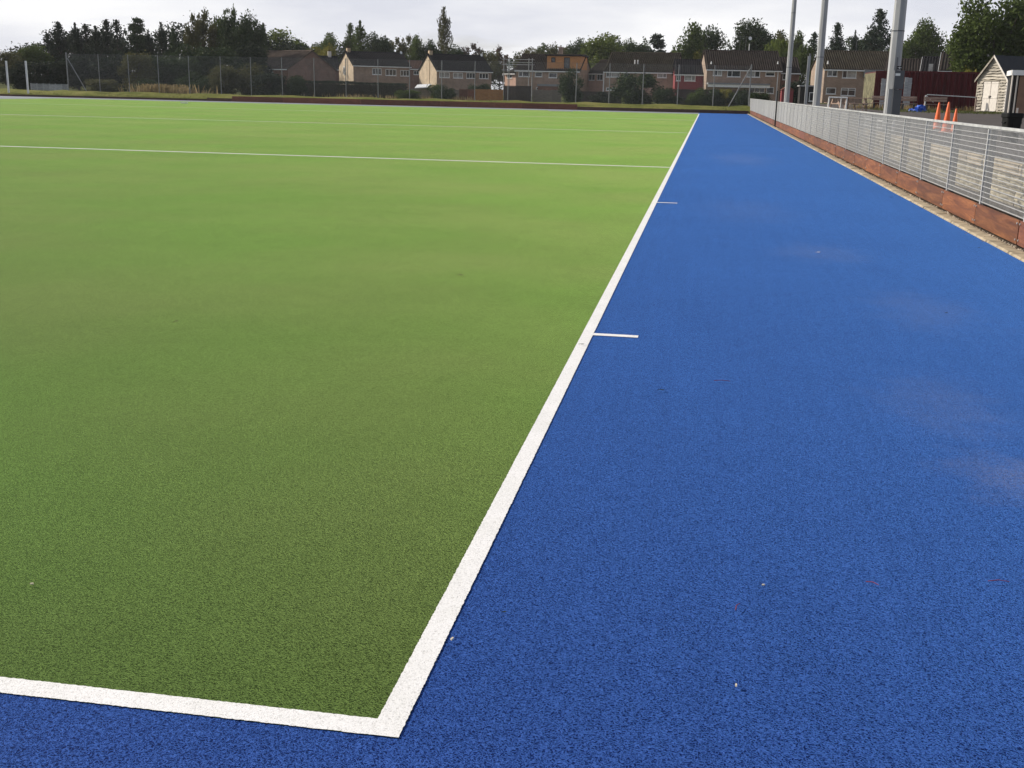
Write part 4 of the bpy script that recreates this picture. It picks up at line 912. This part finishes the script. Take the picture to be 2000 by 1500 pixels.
MB().box(.05, 1.6, 0, w-.05, 1.66, a.z+.2).build('back_wall', 'panel_grey', t)

# ------------------------------------------------------------------ trees, shrubs, hedges
def quads(P, size, seed, flat=0.0, asp=0.6, jitter=.5, drop=None):
    r = np.random.default_rng(seed); n = len(P)
    a = r.normal(size=(n, 3)); a[:, 2] *= (1-flat)
    if drop is not None: a = a*0.45+drop
    a /= np.linalg.norm(a, axis=1)[:, None]
    b = r.normal(size=(n, 3)); b -= (b*a).sum(1)[:, None]*a; b /= np.linalg.norm(b, axis=1)[:, None]
    s = size*(1+jitter*(r.random(n)-.5)*2); a *= s[:, None]*.5; b *= s[:, None]*.5*asp
    return np.stack([P-a, P-b*1.0, P+a, P+b], 1).reshape(-1, 3)
def crown(name, kind, n, seed, leaf):
    """foliage in a unit tree: height 1, radius 0.5"""
    r = np.random.default_rng(seed); drop = None; asp = .6
    if kind in ('broad', 'bush', 'feather', 'cedar'):
        K = {'broad': 26, 'bush': 22, 'feather': 34, 'cedar': 40}[kind]; C = []; Rr = []
        for k in range(K):
            for _ in range(60):
                p = r.uniform(-1, 1, 3)
                if (p**2).sum() < 1: break
            if kind == 'broad': c = np.array([p[0]*.36, p[1]*.36, .60+p[2]*.30]); R = r.uniform(.10, .19)
            elif kind == 'bush': c = np.array([p[0]*.36, p[1]*.36, .45+p[2]*.38]); R = r.uniform(.13, .22)
            elif kind == 'feather': c = np.array([p[0]*.33, p[1]*.33, .58+p[2]*.36]); R = r.uniform(.06, .14)
            else: zz = (k % 9)/8; q_ = r.uniform(0, 6.28); rr = r.uniform(.05, .36)*(1-.55*zz); c = np.array([math.cos(q_)*rr, math.sin(q_)*rr, .34+.6*zz+r.uniform(-.02, .02)]); R = r.uniform(.10, .19)*(1.1-.4*zz)
            C.append(c); Rr.append(R)
        C = np.array(C); Rr = np.array(Rr); w = Rr**2; idx = r.choice(K, n, p=w/w.sum())
        dv = r.normal(size=(n, 3)); dv /= np.linalg.norm(dv, axis=1)[:, None]
        rad = r.random(n)**(.38 if kind != 'feather' else .6)*(1+.25*r.normal(size=n)*.6)
        dv *= rad[:, None]*Rr[idx][:, None]
        if kind == 'cedar': dv[:, 2] *= .33
        else: dv[:, 2] *= .85
        P = C[idx]+dv
        if kind == 'bush': P[:, 2] = np.abs(P[:, 2])
    elif kind in ('conifer', 'spire'):
        con = kind == 'conifer'; K = 110 if con else 90
        tb = np.sort(r.random(K)**(1.15 if con else 1.0)); tb[-1] = .985; ab = np.arange(K)*2.4+r.uniform(0, .8, K)
        env = .5*np.clip((1-tb), 0, 1)**(.92 if con else .8)*np.clip(tb*6+.45, 0, 1)+.02; Lb = env*r.uniform(.62, 1.18, K)
        w = Lb+.03; idx = r.choice(K, n, p=w/w.sum()); q = r.random(n)**.7
        sp_ = (.010+.030*(1-q)+.012*r.random(n))[:, None]*r.normal(size=(n, 3))*np.array([1, 1, .75])
        rr = q*Lb[idx]; rise = (-.16*np.sin(q*3.1)+.10*q**3) if con else .55*q
        z = .05+tb[idx]*.93+rise*Lb[idx]
        P = np.stack([np.cos(ab[idx])*rr, np.sin(ab[idx])*rr, z], 1)+sp_; m_ = r.random(n) < .06; P[m_] = np.stack([r.normal(size=m_.sum())*.008, r.normal(size=m_.sum())*.008, r.uniform(.8, 1.0, m_.sum())], 1)
        P[:, 2] = np.clip(P[:, 2], .01, 1.0)
    elif kind == 'willow':
        K = 60; a = r.uniform(0, 2*np.pi, K); R = np.sqrt(r.random(K))*.44; top = .62+.36*np.sqrt(np.clip(1-(R/.46)**2, 0, 1)); ln_ = r.uniform(.25, .6, K)
        idx = r.integers(0, K, n); u = r.random(n)
        P = np.stack([np.cos(a[idx])*R[idx]*(1+.15*u)+r.normal(size=n)*.025, np.sin(a[idx])*R[idx]*(1+.15*u)+r.normal(size=n)*.025, top[idx]-u*ln_[idx]+r.normal(size=n)*.02], 1)
        P[:, 2] = np.clip(P[:, 2], .05, 1); drop = np.array([0, 0, -1.0]); asp = .35
    elif kind == 'hedge':       # unit box, centred on x and y, base at 0
        P = r.uniform(-.5, .5, (n, 3)); f = r.integers(0, 4, n)
        P[f == 0, 1] = -.5+np.abs(r.normal(size=(f == 0).sum()))*.08; P[f == 1, 2] = .5-np.abs(r.normal(size=(f == 1).sum()))*.06; P[f == 2, 1] = .5
        P[:, 2] += .5; P += r.normal(size=(n, 3))*.012
    Vv = quads(P, leaf, seed+1, .2 if kind != 'cedar' else .8, asp, .5, drop)
    me = fast_mesh(name, Vv, np.arange(len(Vv)).reshape(-1, 4)); return me
CR = {}
for i in range(4): CR['broad%d' % i] = crown('crown', 'broad', 8000, 20+i, .038)
for i in range(3): CR['bush%d' % i] = crown('crown', 'bush', 9000, 40+i, .042)
for i in range(3): CR['conifer%d' % i] = crown('crown', 'conifer', 9000, 60+i, .030)
for i in range(2): CR['feather%d' % i] = crown('crown', 'feather', 3600, 70+i, .042)
CR['spire0'] = crown('crown', 'spire', 7000, 80, .032); CR['willow0'] = crown('crown', 'willow', 4600, 90, .06)
CR['cedar0'] = crown('crown', 'cedar', 8000, 95, .036); CR['big0'] = crown('crown', 'broad', 16000, 120, .030); CR['big1'] = crown('crown', 'broad', 15000, 121, .030)
CR['hedge0'] = crown('foliage', 'hedge', 8000, 130, .034)
def trunk_mesh(seed, limbs=6, h0=.42, straight=False):
    r = random.Random(seed); mb = MB(); top = Vector((r.uniform(-.02, .02), r.uniform(-.02, .02), .95 if straight else .5))
    mid = Vector((r.uniform(-.015, .015), r.uniform(-.015, .015), .25))
    mb.tube((0, 0, -.03), mid, .032, .025, n=7, cap=False); mb.tube(mid, top, .025, .006 if straight else .016, n=7)
    for k in range(limbs):
        a = 2*math.pi*(k+r.random()*.5)/limbs; s = r.uniform(.22, .5); st = mid.lerp(top, s)
        e = Vector((math.cos(a)*r.uniform(.2, .36), math.sin(a)*r.uniform(.2, .36), st.z+r.uniform(.15, .4)*(0.3 if straight else 1)))
        m_ = st.lerp(e, .55)+Vector((0, 0, -.03)); mb.tube(st, m_, .013, .009, n=5, cap=False); mb.tube(m_, e, .009, .003, n=5)
    return mb.mesh('trunk')
TR = [trunk_mesh(i) for i in range(3)]; TRS = trunk_mesh(9, 8, straight=True)
trnd = random.Random(11)
WIDE = {'conif': 1.4, 'broad': 1.22, 'feath': 1.2, 'cedar': 1.25, 'spire': 1.25, 'bush0': 1.12, 'bush1': 1.12, 'bush2': 1.12}
def grow(name, kind, mat, u, vt, Y, wpx, label, cat='tree', group=None, ground=GZ, rz=None, depth=1.0, base_v=None):
    tp = at(u, vt, Y); h = tp.z-ground; wid = wpx*(Y-CAM.y)/2290*WIDE.get(kind[:5], 1.0)
    t = empty(name, (tp.x, Y, ground), 0, label, cat, group)
    rz = trnd.uniform(0, 6.28) if rz is None else rz
    c = put('crown', CR[kind], None, t, (0, 0, 0), rz); c.scale = (wid*1.04, wid*depth*1.04, h*1.02)
    if not c.data.materials: c.data.materials.append(MATS[mat])
    c.material_slots[0].link = 'OBJECT'; c.material_slots[0].material = MATS[mat]
    k = put('trunk', TRS if kind[:5] in ('conif', 'spire') else TR[trnd.randrange(3)], 'bark', t, (0, 0, 0), rz); k.scale = (min(wid, h)*.9, min(wid, h)*.9, h)
    return t
TG = 'trees on the skyline beyond the houses'
T = [  # name, crown, leaf, u, v of the top, Y, width in px, label
 ('oak_tree', 'broad0', 'leaf_olive', 6, 100, 150, 95, 'low olive tree at the left edge of the skyline'),
 ('oak_tree', 'broad1', 'leaf_mid', 62, 86, 160, 80, 'sloping green tree next to the low olive one at the left edge'),
 ('conifer_tree', 'conifer0', 'leaf_black', 92, 68, 165, 75, 'shorter dark conifer at the left end of the conifer belt'),
 ('conifer_tree', 'conifer1', 'leaf_black', 113, 45, 168, 70, 'first tall pointed conifer of the dark belt'),
 ('conifer_tree', 'conifer2', 'leaf_black', 146, 47, 166, 66, 'second tall pointed conifer of the dark belt'),
 ('conifer_tree', 'conifer0', 'leaf_black', 166, 50, 170, 72, 'third conifer of the dark belt, broad in the top'),
 ('conifer_tree', 'conifer2', 'leaf_black', 186, 53, 165, 66, 'fourth conifer of the dark belt'),
 ('conifer_tree', 'conifer1', 'leaf_black', 207, 41, 172, 64, 'fifth conifer of the dark belt, one of two equal tips'),
 ('conifer_tree', 'conifer0', 'leaf_black', 227, 42, 168, 70, 'sixth conifer of the dark belt, the other of two equal tips'),
 ('pine_tree', 'cedar0', 'leaf_dark', 264, 35, 172, 60, 'open pine with sky showing through its top'),
 ('conifer_tree', 'conifer2', 'leaf_black', 289, 61, 168, 46, 'small dark conifer between the open pine and the sharp-tipped one'),
 ('conifer_tree', 'spire0', 'leaf_black', 314, 46, 166, 40, 'sharp-tipped black conifer standing apart'),
 ('conifer_tree', 'conifer1', 'leaf_dark', 338, 55, 165, 40, 'short conifer right of the sharp-tipped one'),
 ('birch_tree', 'feather0', 'leaf_olive', 374, 24, 170, 50, 'feathery olive tree, first of the tall pale group'),
 ('birch_tree', 'feather1', 'leaf_olive', 398, 15, 172, 58, 'feathery tall tree with sky through it'),
 ('birch_tree', 'feather0', 'leaf_mid', 424, 30, 174, 44, 'thin tree leaning between two feathery ones'),
 ('birch_tree', 'feather1', 'leaf_mid', 445, 8, 172, 50, 'tallest feathery tree of the left skyline'),
 ('birch_tree', 'broad2', 'leaf_dark', 465, 18, 168, 70, 'dense dark tree right of the tallest feathery one'),
 ('birch_tree', 'broad3', 'leaf_dark', 492, 32, 170, 56, 'dark rounded tree stepping down from the tall group'),
 ('conifer_tree', 'conifer0', 'leaf_dark', 514, 48, 175, 36, 'small dark tip above the yellow-green round tree'),
 ('round_tree', 'broad0', 'leaf_light', 545, 58, 196, 96, 'round yellow-green tree above the reddish house roof'),
 ('round_tree', 'broad1', 'leaf_mid', 585, 76, 204, 56, 'dark green round tree above the dark-roofed terrace'),
 ('round_tree', 'broad2', 'leaf_yellow', 628, 84, 215, 56, 'low yellowing tree beside the first sunlit gable'),
 ('round_tree', 'broad3', 'leaf_mid', 648, 58, 222, 74, 'green tree left of the pointed pair over the first gable'),
 ('conifer_tree', 'conifer1', 'leaf_mid', 684, 48, 224, 52, 'left tree of the pointed pair over the first gable'),
 ('conifer_tree', 'conifer2', 'leaf_mid', 703, 43, 222, 70, 'right tree of the pointed pair over the first gable'),
 ('round_tree', 'broad1', 'leaf_dark', 738, 64, 226, 62, 'dark round tree above the first long dark roof'),
 ('round_tree', 'feather0', 'leaf_olive', 776, 72, 230, 48, 'thin olive tree above the end of the first dark roof'),
 ('round_tree', 'feather1', 'leaf_olive', 795, 66, 236, 40, 'sparse grey-green tree with sky through it'),
 ('round_tree', 'broad0', 'leaf_mid', 816, 70, 228, 46, 'green tree behind the russet-roofed house'),
 ('round_tree', 'broad3', 'leaf_dark', 836, 72, 228, 50, 'dark tree at the foot of the tall poplar'),
 ('poplar_tree', 'spire0', 'leaf_olive', 867, 17, 236, 44, 'tall narrow poplar standing high over the houses'),
 ('round_tree', 'broad2', 'leaf_dark', 893, 88, 228, 44, 'low dark tree right of the poplar'),
 ('round_tree', 'feather0', 'leaf_russet', 925, 84, 236, 62, 'russet autumn tree behind the second dark roof'),
 ('round_tree', 'broad0', 'leaf_olive', 954, 100, 222, 56, 'low olive tree at the end of the second dark roof'),
 ('round_tree', 'feather1', 'leaf_russet', 977, 88, 226, 40, 'thin russet tree beside the scaffolding'),
 ('round_tree', 'broad1', 'leaf_olive', 1040, 93, 232, 66, 'olive scrub tree over the loft house roof'),
 ('round_tree', 'broad3', 'leaf_mid', 1068, 80, 236, 40, 'small knobbly tree rising over the loft house'),
 ('round_tree', 'broad2', 'leaf_olive', 1100, 82, 236, 62, 'brownish tree directly above the loft extension'),
 ('round_tree', 'broad0', 'leaf_dark', 1132, 80, 232, 52, 'dark tree right of the loft extension roof'),
 ('round_tree', 'broad1', 'leaf_light', 1175, 66, 222, 92, 'broad light green tree above the mossy roof'),
 ('round_tree', 'broad3', 'leaf_mid', 1216, 64, 228, 80, 'broad darker tree joined to the light green one'),
 ('round_tree', 'broad2', 'leaf_dark', 1246, 74, 224, 50, 'dark tree falling away to a gap of sky'),
 ('cedar_tree', 'cedar0', 'leaf_conifer', 1288, 67, 214, 62, 'dark layered cedar above the mossy roof end'),
 ('round_tree', 'broad0', 'leaf_mid', 1352, 46, 198, 70, 'rounded green tree left of the great dark tree'),
 ('round_tree', 'broad1', 'leaf_dark', 1385, 50, 204, 74, 'dark half of the rounded pair above the red link house'),
 ('round_tree', 'broad2', 'leaf_yellow', 1372, 96, 196, 40, 'low yellow-brown bush tree behind the aerial house'),
 ('round_tree', 'big0', 'leaf_dark', 1476, 27, 206, 122, 'great dark tree above the house with aerials'),
 ('round_tree', 'broad3', 'leaf_olive', 1530, 52, 212, 66, 'grey-green tree just left of the farthest column'),
 ('round_tree', 'broad0', 'leaf_mid', 1558, 62, 214, 44, 'small tree showing between two columns'),
 ('willow_tree', 'willow0', 'leaf_light', 1522, 78, 186, 74, 'light green drooping willow behind the farthest column'),
 ('willow_tree', 'willow0', 'leaf_mid', 1572, 88, 178, 46, 'darker drooping willow between the columns'),
 ('conifer_tree', 'conifer0', 'leaf_conifer', 1591, 66, 182, 54, 'dark conifer beside the middle column'),
 ('conifer_tree', 'conifer1', 'leaf_conifer', 1637, 48, 184, 64, 'broad conifer right of the middle column'),
 ('conifer_tree', 'conifer2', 'leaf_conifer', 1671, 62, 186, 34, 'small narrow conifer between two larger ones'),
 ('conifer_tree', 'conifer1', 'leaf_conifer', 1721, 22, 180, 92, 'largest dark blue-green conifer beside the nearest column'),
 ('round_tree', 'broad1', 'leaf_dark', 1690, 62, 190, 56, 'dark shrubby tree under the largest conifer'),
 ('round_tree', 'big1', 'leaf_mid', 1803, 34, 170, 108, 'rounded dark green tree right of the nearest column'),
 ('round_tree', 'broad2', 'leaf_mid', 1873, 74, 176, 56, 'distant tree in the dip beside the big leafy tree'),
]
for (nm, kd, mt, u, v, Y, w, lb) in T: grow(nm, kd, mt, u, v, Y, w, lb, 'tree', TG)
grow('leafy_tree', 'big0', 'leaf_mid', 1962, -32, 98, 190, 'big leafy tree rising out of the picture behind the boarded shed', 'tree', None, TZ-.3)
grow('leafy_tree', 'big1', 'leaf_light', 1902, 92, 101, 96, 'lower lighter tree at the foot of the big leafy one', 'tree', None, TZ-.3)
grow('leafy_tree', 'big1', 'leaf_mid', 2060, -70, 104, 200, 'second big tree at the right edge, joined to the first', 'tree', None, TZ-.3)
# the wood behind, one mass too far off to tell its trees apart
def wood_mass(name, pts, Y, n, mat, label, seed):
    r = np.random.default_rng(seed); us = np.array([p[0] for p in pts], float); vs_ = np.array([p[1] for p in pts], float)
    X = np.array([at(u, v, Y).x for u, v in pts]); Z = np.array([at(u, v, Y).z for u, v in pts])
    x = r.uniform(X[0], X[-1], n); top = np.interp(x, X, Z)+1.1*np.sin(x*.9+1)+.7*np.sin(x*2.3)+.5*np.sin(x*5.1)
    z = GZ-.5+(top-GZ)*(1-r.random(n)**1.6*.9); y = Y+r.normal(size=n)*2.5
    P = np.stack([x, y, z], 1); V = quads(P, .42, seed+1, .2, .6, .5)
    tag(put(name, fast_mesh(name, V, np.arange(len(V)).reshape(-1, 4)), mat), label, 'woodland', None, 'stuff')
wood_mass('dark_wood', [(-30, 120), (20, 112), (70, 95), (100, 76), (150, 68), (230, 64), (300, 70), (350, 62), (400, 52), (470, 48), (505, 66), (540, 84), (600, 98)], 188, 34000, 'leaf_black', 'dark mass of the wood behind the left conifers', 301)
wood_mass('far_wood', [(560, 92), (620, 96), (680, 84), (740, 84), (800, 88), (850, 90), (900, 100), (960, 110), (1000, 118), (1030, 104), (1100, 92), (1180, 84), (1250, 88), (1310, 104), (1330, 104), (1360, 82), (1440, 66), (1520, 76), (1600, 90), (1680, 80), (1760, 84), (1840, 80), (1900, 90)], 246, 40000, 'leaf_dark', 'distant mass of trees behind the houses', 302)
SG = 'garden shrubs beyond the far fence'
S = [
 ('bush0', 'leaf_black', 35, 118, 135, 80, 'dark bush behind the white uprights'), ('bush1', 'leaf_black', 92, 112, 138, 90, 'black thicket at the start of the ball-stop fence'),
 ('bush2', 'leaf_black', 150, 100, 140, 90, 'dark thicket behind the first fence bay'), ('bush0', 'leaf_black', 215, 98, 142, 100, 'dark thicket behind the second fence bay'),
 ('bush1', 'leaf_olive', 262, 92, 138, 70, 'brownish bush under the open pine'), ('bush2', 'leaf_dark', 310, 98, 142, 90, 'dark bush under the sharp-tipped conifer'),
 ('bush0', 'leaf_dark', 360, 82, 146, 96, 'dark bush below the feathery trees'), ('bush1', 'leaf_dark', 425, 80, 150, 100, 'tall dark bush below the tallest feathery tree'), ('bush2', 'leaf_black', 482, 70, 156, 90, 'black bush left of the reddish house'),
 ('bush1', 'leaf_olive', 200, 150, 112, 90, 'low olive scrub behind the second fence post'), ('bush2', 'leaf_dark', 285, 150, 114, 80, 'low dark scrub beside the pinkish dry grass'), ('bush0', 'leaf_dark', 378, 138, 114, 70, 'dark scrub right of the pinkish dry grass'),
 ('bush2', 'leaf_olive', 430, 118, 124, 90, 'olive bush left of the broad brown roof'), ('bush0', 'leaf_olive', 480, 122, 126, 100, 'tall olive bush in front of the broad brown roof'), ('bush1', 'leaf_black', 522, 136, 122, 78, 'black-green bush in front of the reddish house'),
 ('bush2', 'leaf_dark', 575, 140, 124, 50, 'small dark bush by the pinkish grey panels'), ('bush0', 'leaf_dark', 868, 164, 122, 44, 'dark bush below the second sunlit gable'), ('bush1', 'leaf_mid', 850, 160, 124, 36, 'green bush beside the white lean-to'), ('bush2', 'leaf_dark', 938, 158, 136, 46, 'rounded bush above the orange panels'),
 ('bush0', 'leaf_dark', 1115, 130, 122, 50, 'upright dark shrub right of the grey panels'), ('bush1', 'leaf_dark', 1250, 134, 118, 92, 'big round shrub in front of the mossy-roofed house'), ('bush2', 'leaf_dark', 1304, 166, 116, 62, 'lower shrub right of the big round one'),
 ('bush0', 'leaf_mid', 1362, 170, 118, 48, 'clipped green shrub below the red link house'), ('bush2', 'leaf_dark', 1394, 168, 118, 46, 'dark clipped shrub before the brown brick semi'), ('bush1', 'leaf_yellow', 1420, 168, 118.5, 30, 'yellow-green shrub between two dark ones'), ('bush0', 'leaf_dark', 1446, 172, 118, 46, 'dark shrub beside the fence corner'),
 ('bush1', 'leaf_dark', 1482, 176, 124, 46, 'dark shrub behind the end of the mesh fence'), ('bush2', 'leaf_black', 1555, 150, 138, 60, 'black bush between the far and middle columns'), ('bush1', 'leaf_yellow', 1898, 122, 92, 34, 'yellowing bush behind the shed corner'),
 ('bush0', 'leaf_black', 1180, 178, 124, 60, 'low black bush left of the big round shrub'), ('bush1', 'leaf_mid', 795, 172, 120, 60, 'straggly green bush under the drab fence'),
]
for (kd, mt, u, v, Y, w, lb) in S: grow('garden_shrub', kd, mt, u, v, Y, w, lb, 'shrub', SG, ground=-.15 if Y < 140 else GZ-.3)
def hedge(u0, u1, vt, Y, dep, mat, label):
    a = at(u0, vt, Y); b = at(u1, vt, Y); t = empty('hedge', ((a.x+b.x)/2, Y, -.15), 0, label, 'hedge'); n = max(1, round((b.x-a.x)/3.2)); w = (b.x-a.x)/n
    for k in range(n):
        c = put('foliage', CR['hedge0'], None, t, (-(b.x-a.x)/2+(k+.5)*w, 0, 0), math.pi*(k % 2)); c.scale = (w*1.06, dep, (a.z+.15)*rnd.uniform(.96, 1.03))
        if not c.data.materials: c.data.materials.append(MATS[mat])
        c.material_slots[0].link = 'OBJECT'; c.material_slots[0].material = MATS[mat]
        MB().box(-w/2, -dep*.3, 0, w/2, dep*.3, (a.z+.15)*.85).build('stems', 'bark', t, (-(b.x-a.x)/2+(k+.5)*w, 0, 0))
hedge(592, 792, 158, 130, 1.6, 'leaf_black', 'long dark clipped hedge below the first sunlit gable')

# ------------------------------------------------------------------ small litter on the carpet
def leaf(p, L, rz, mat, label, curl=.35):
    L *= 0.62
    mb = MB(); n = 5
    for i in range(n+1):
        s = i/n; w = .32*L*math.sin(math.pi*min(.98, max(.03, s)))**.8; z = .012+curl*L*(s-.5)**2*1.2
        mb.v += [((s-.5)*L, -w, z+.18*w), ((s-.5)*L, 0, z), ((s-.5)*L, w, z+.22*w)]
    for i in range(n): mb.f += [(3*i, 3*i+3, 3*i+4, 3*i+1), (3*i+1, 3*i+4, 3*i+5, 3*i+2)]
    o = len(mb.v); mb.tube((-.5*L, 0, .014), (-.78*L, .04*L, .012), .0011, n=5)
    tag(mb.build('fallen_leaf', mat, None, (p.x, p.y, 0), rz), label, 'leaf', 'litter on the carpet')
def twig(p, L, rz, label):
    mb = MB(); mb.tube((-L/2, 0, .012), (0, .004, .016), .0016, .0014, n=6); mb.tube((0, .004, .016), (L/2, 0, .013), .0014, .0010, n=6)
    tag(mb.build('red_twig', 'twig_red', None, (p.x, p.y, 0), rz), label, 'twig', 'litter on the carpet')
def chip(p, s, rz, mat, label, name='wood_chip'):
    mb = MB(); pts = [(-s, -.35*s, .010), (-.2*s, -.5*s, .010), (s, -.2*s, .010), (.8*s, .35*s, .010), (-.6*s, .45*s, .010)]; mb.prism(pts, (0, 0, .3*s+.003))
    tag(mb.build(name, mat, None, (p.x, p.y, 0), rz), label, 'litter', 'litter on the carpet')
twig(atz(1440, 1192), .05, 1.3, 'short red stalk lying nearly upright in the picture on the near blue'); twig(atz(1703, 1146), .045, -.5, 'short red stalk lying aslant on the near blue'); twig(atz(1950, 1142), .07, .1, 'red stalk near the right edge of the blue'); twig(atz(1410, 748), .09, .05, 'faint red stalk on the middle of the blue')
chip(atz(1490, 1149), .006, .4, 'chip_pale', 'pale chip on the near blue turf'); chip(atz(1437, 1346), .006, 1.5, 'chip_pale', 'tan chip on the blue close to the lower edge'); chip(atz(883, 1255), .007, 1.2, 'chip_pale', 'tan chip on the edge of the white sideline'); chip(atz(63, 1147), .006, .3, 'chip_pale', 'pale chip on the near green turf')
leaf(atz(985, 1202), .022, .6, 'leaf_black', 'tiny dark leaf just beside the sideline on blue'); leaf(atz(1137, 676), .05, .1, 'leaf_black', 'dark leaf lying on the white sideline'); leaf(atz(344, 631), .05, 1.2, 'leaf_dead', 'brown leaf alone on the green turf'); leaf(atz(1292, 766), .05, .2, 'leaf_black', 'dark leaf on the blue below the first tick')
leaf(atz(1848, 614), .05, 1.0, 'leaf_black', 'small dark leaf on the blue toward the fence'); leaf(atz(900, 540), .08, .1, 'leaf_dead', 'faint brown leaf far out on the green'); leaf(atz(1598, 495), .07, .5, 'chip_pale', 'pale leaf on the sandy stain'); leaf(atz(1741, 387), .10, .1, 'leaf_black', 'black leaf on the blue near the kerb'); leaf(atz(1912, 486), .06, .7, 'leaf_black', 'black leaf on the blue below the kerb joint')
q = atz(1095, 217.5); tag(MB().box(-.95, -.12, .01, .95, .12, .05).build('white_plank', 'paint_white', None, (q.x, q.y, 0), .15), 'white plank lying at the far end of the green turf', 'plank')
q = atz(360, 202); tag(MB().box(-.25, -.15, .01, .25, .15, .08).build('white_marker', 'paint_white', None, (q.x, q.y, 0), .1), 'small white marker block far off on the green', 'marker')

# ------------------------------------------------------------------ thin autumn haze that pales the far trees
hm = bpy.data.materials.new('haze'); hm.use_nodes = True; hn = hm.node_tree; hn.nodes.clear()
ho = hn.nodes.new('ShaderNodeOutputMaterial'); hv = hn.nodes.new('ShaderNodeVolumePrincipled'); hv.inputs['Color'].default_value = (0.93, 0.95, 1.0, 1); hv.inputs['Density'].default_value = 0.00015
hn.links.new(hv.outputs[0], ho.inputs['Volume'])
tag(MB().box(-1750, -1350, -1.3, 1750, 2550, 27).build('haze', hm), 'thin pale haze over the whole place', 'haze', None, 'stuff')
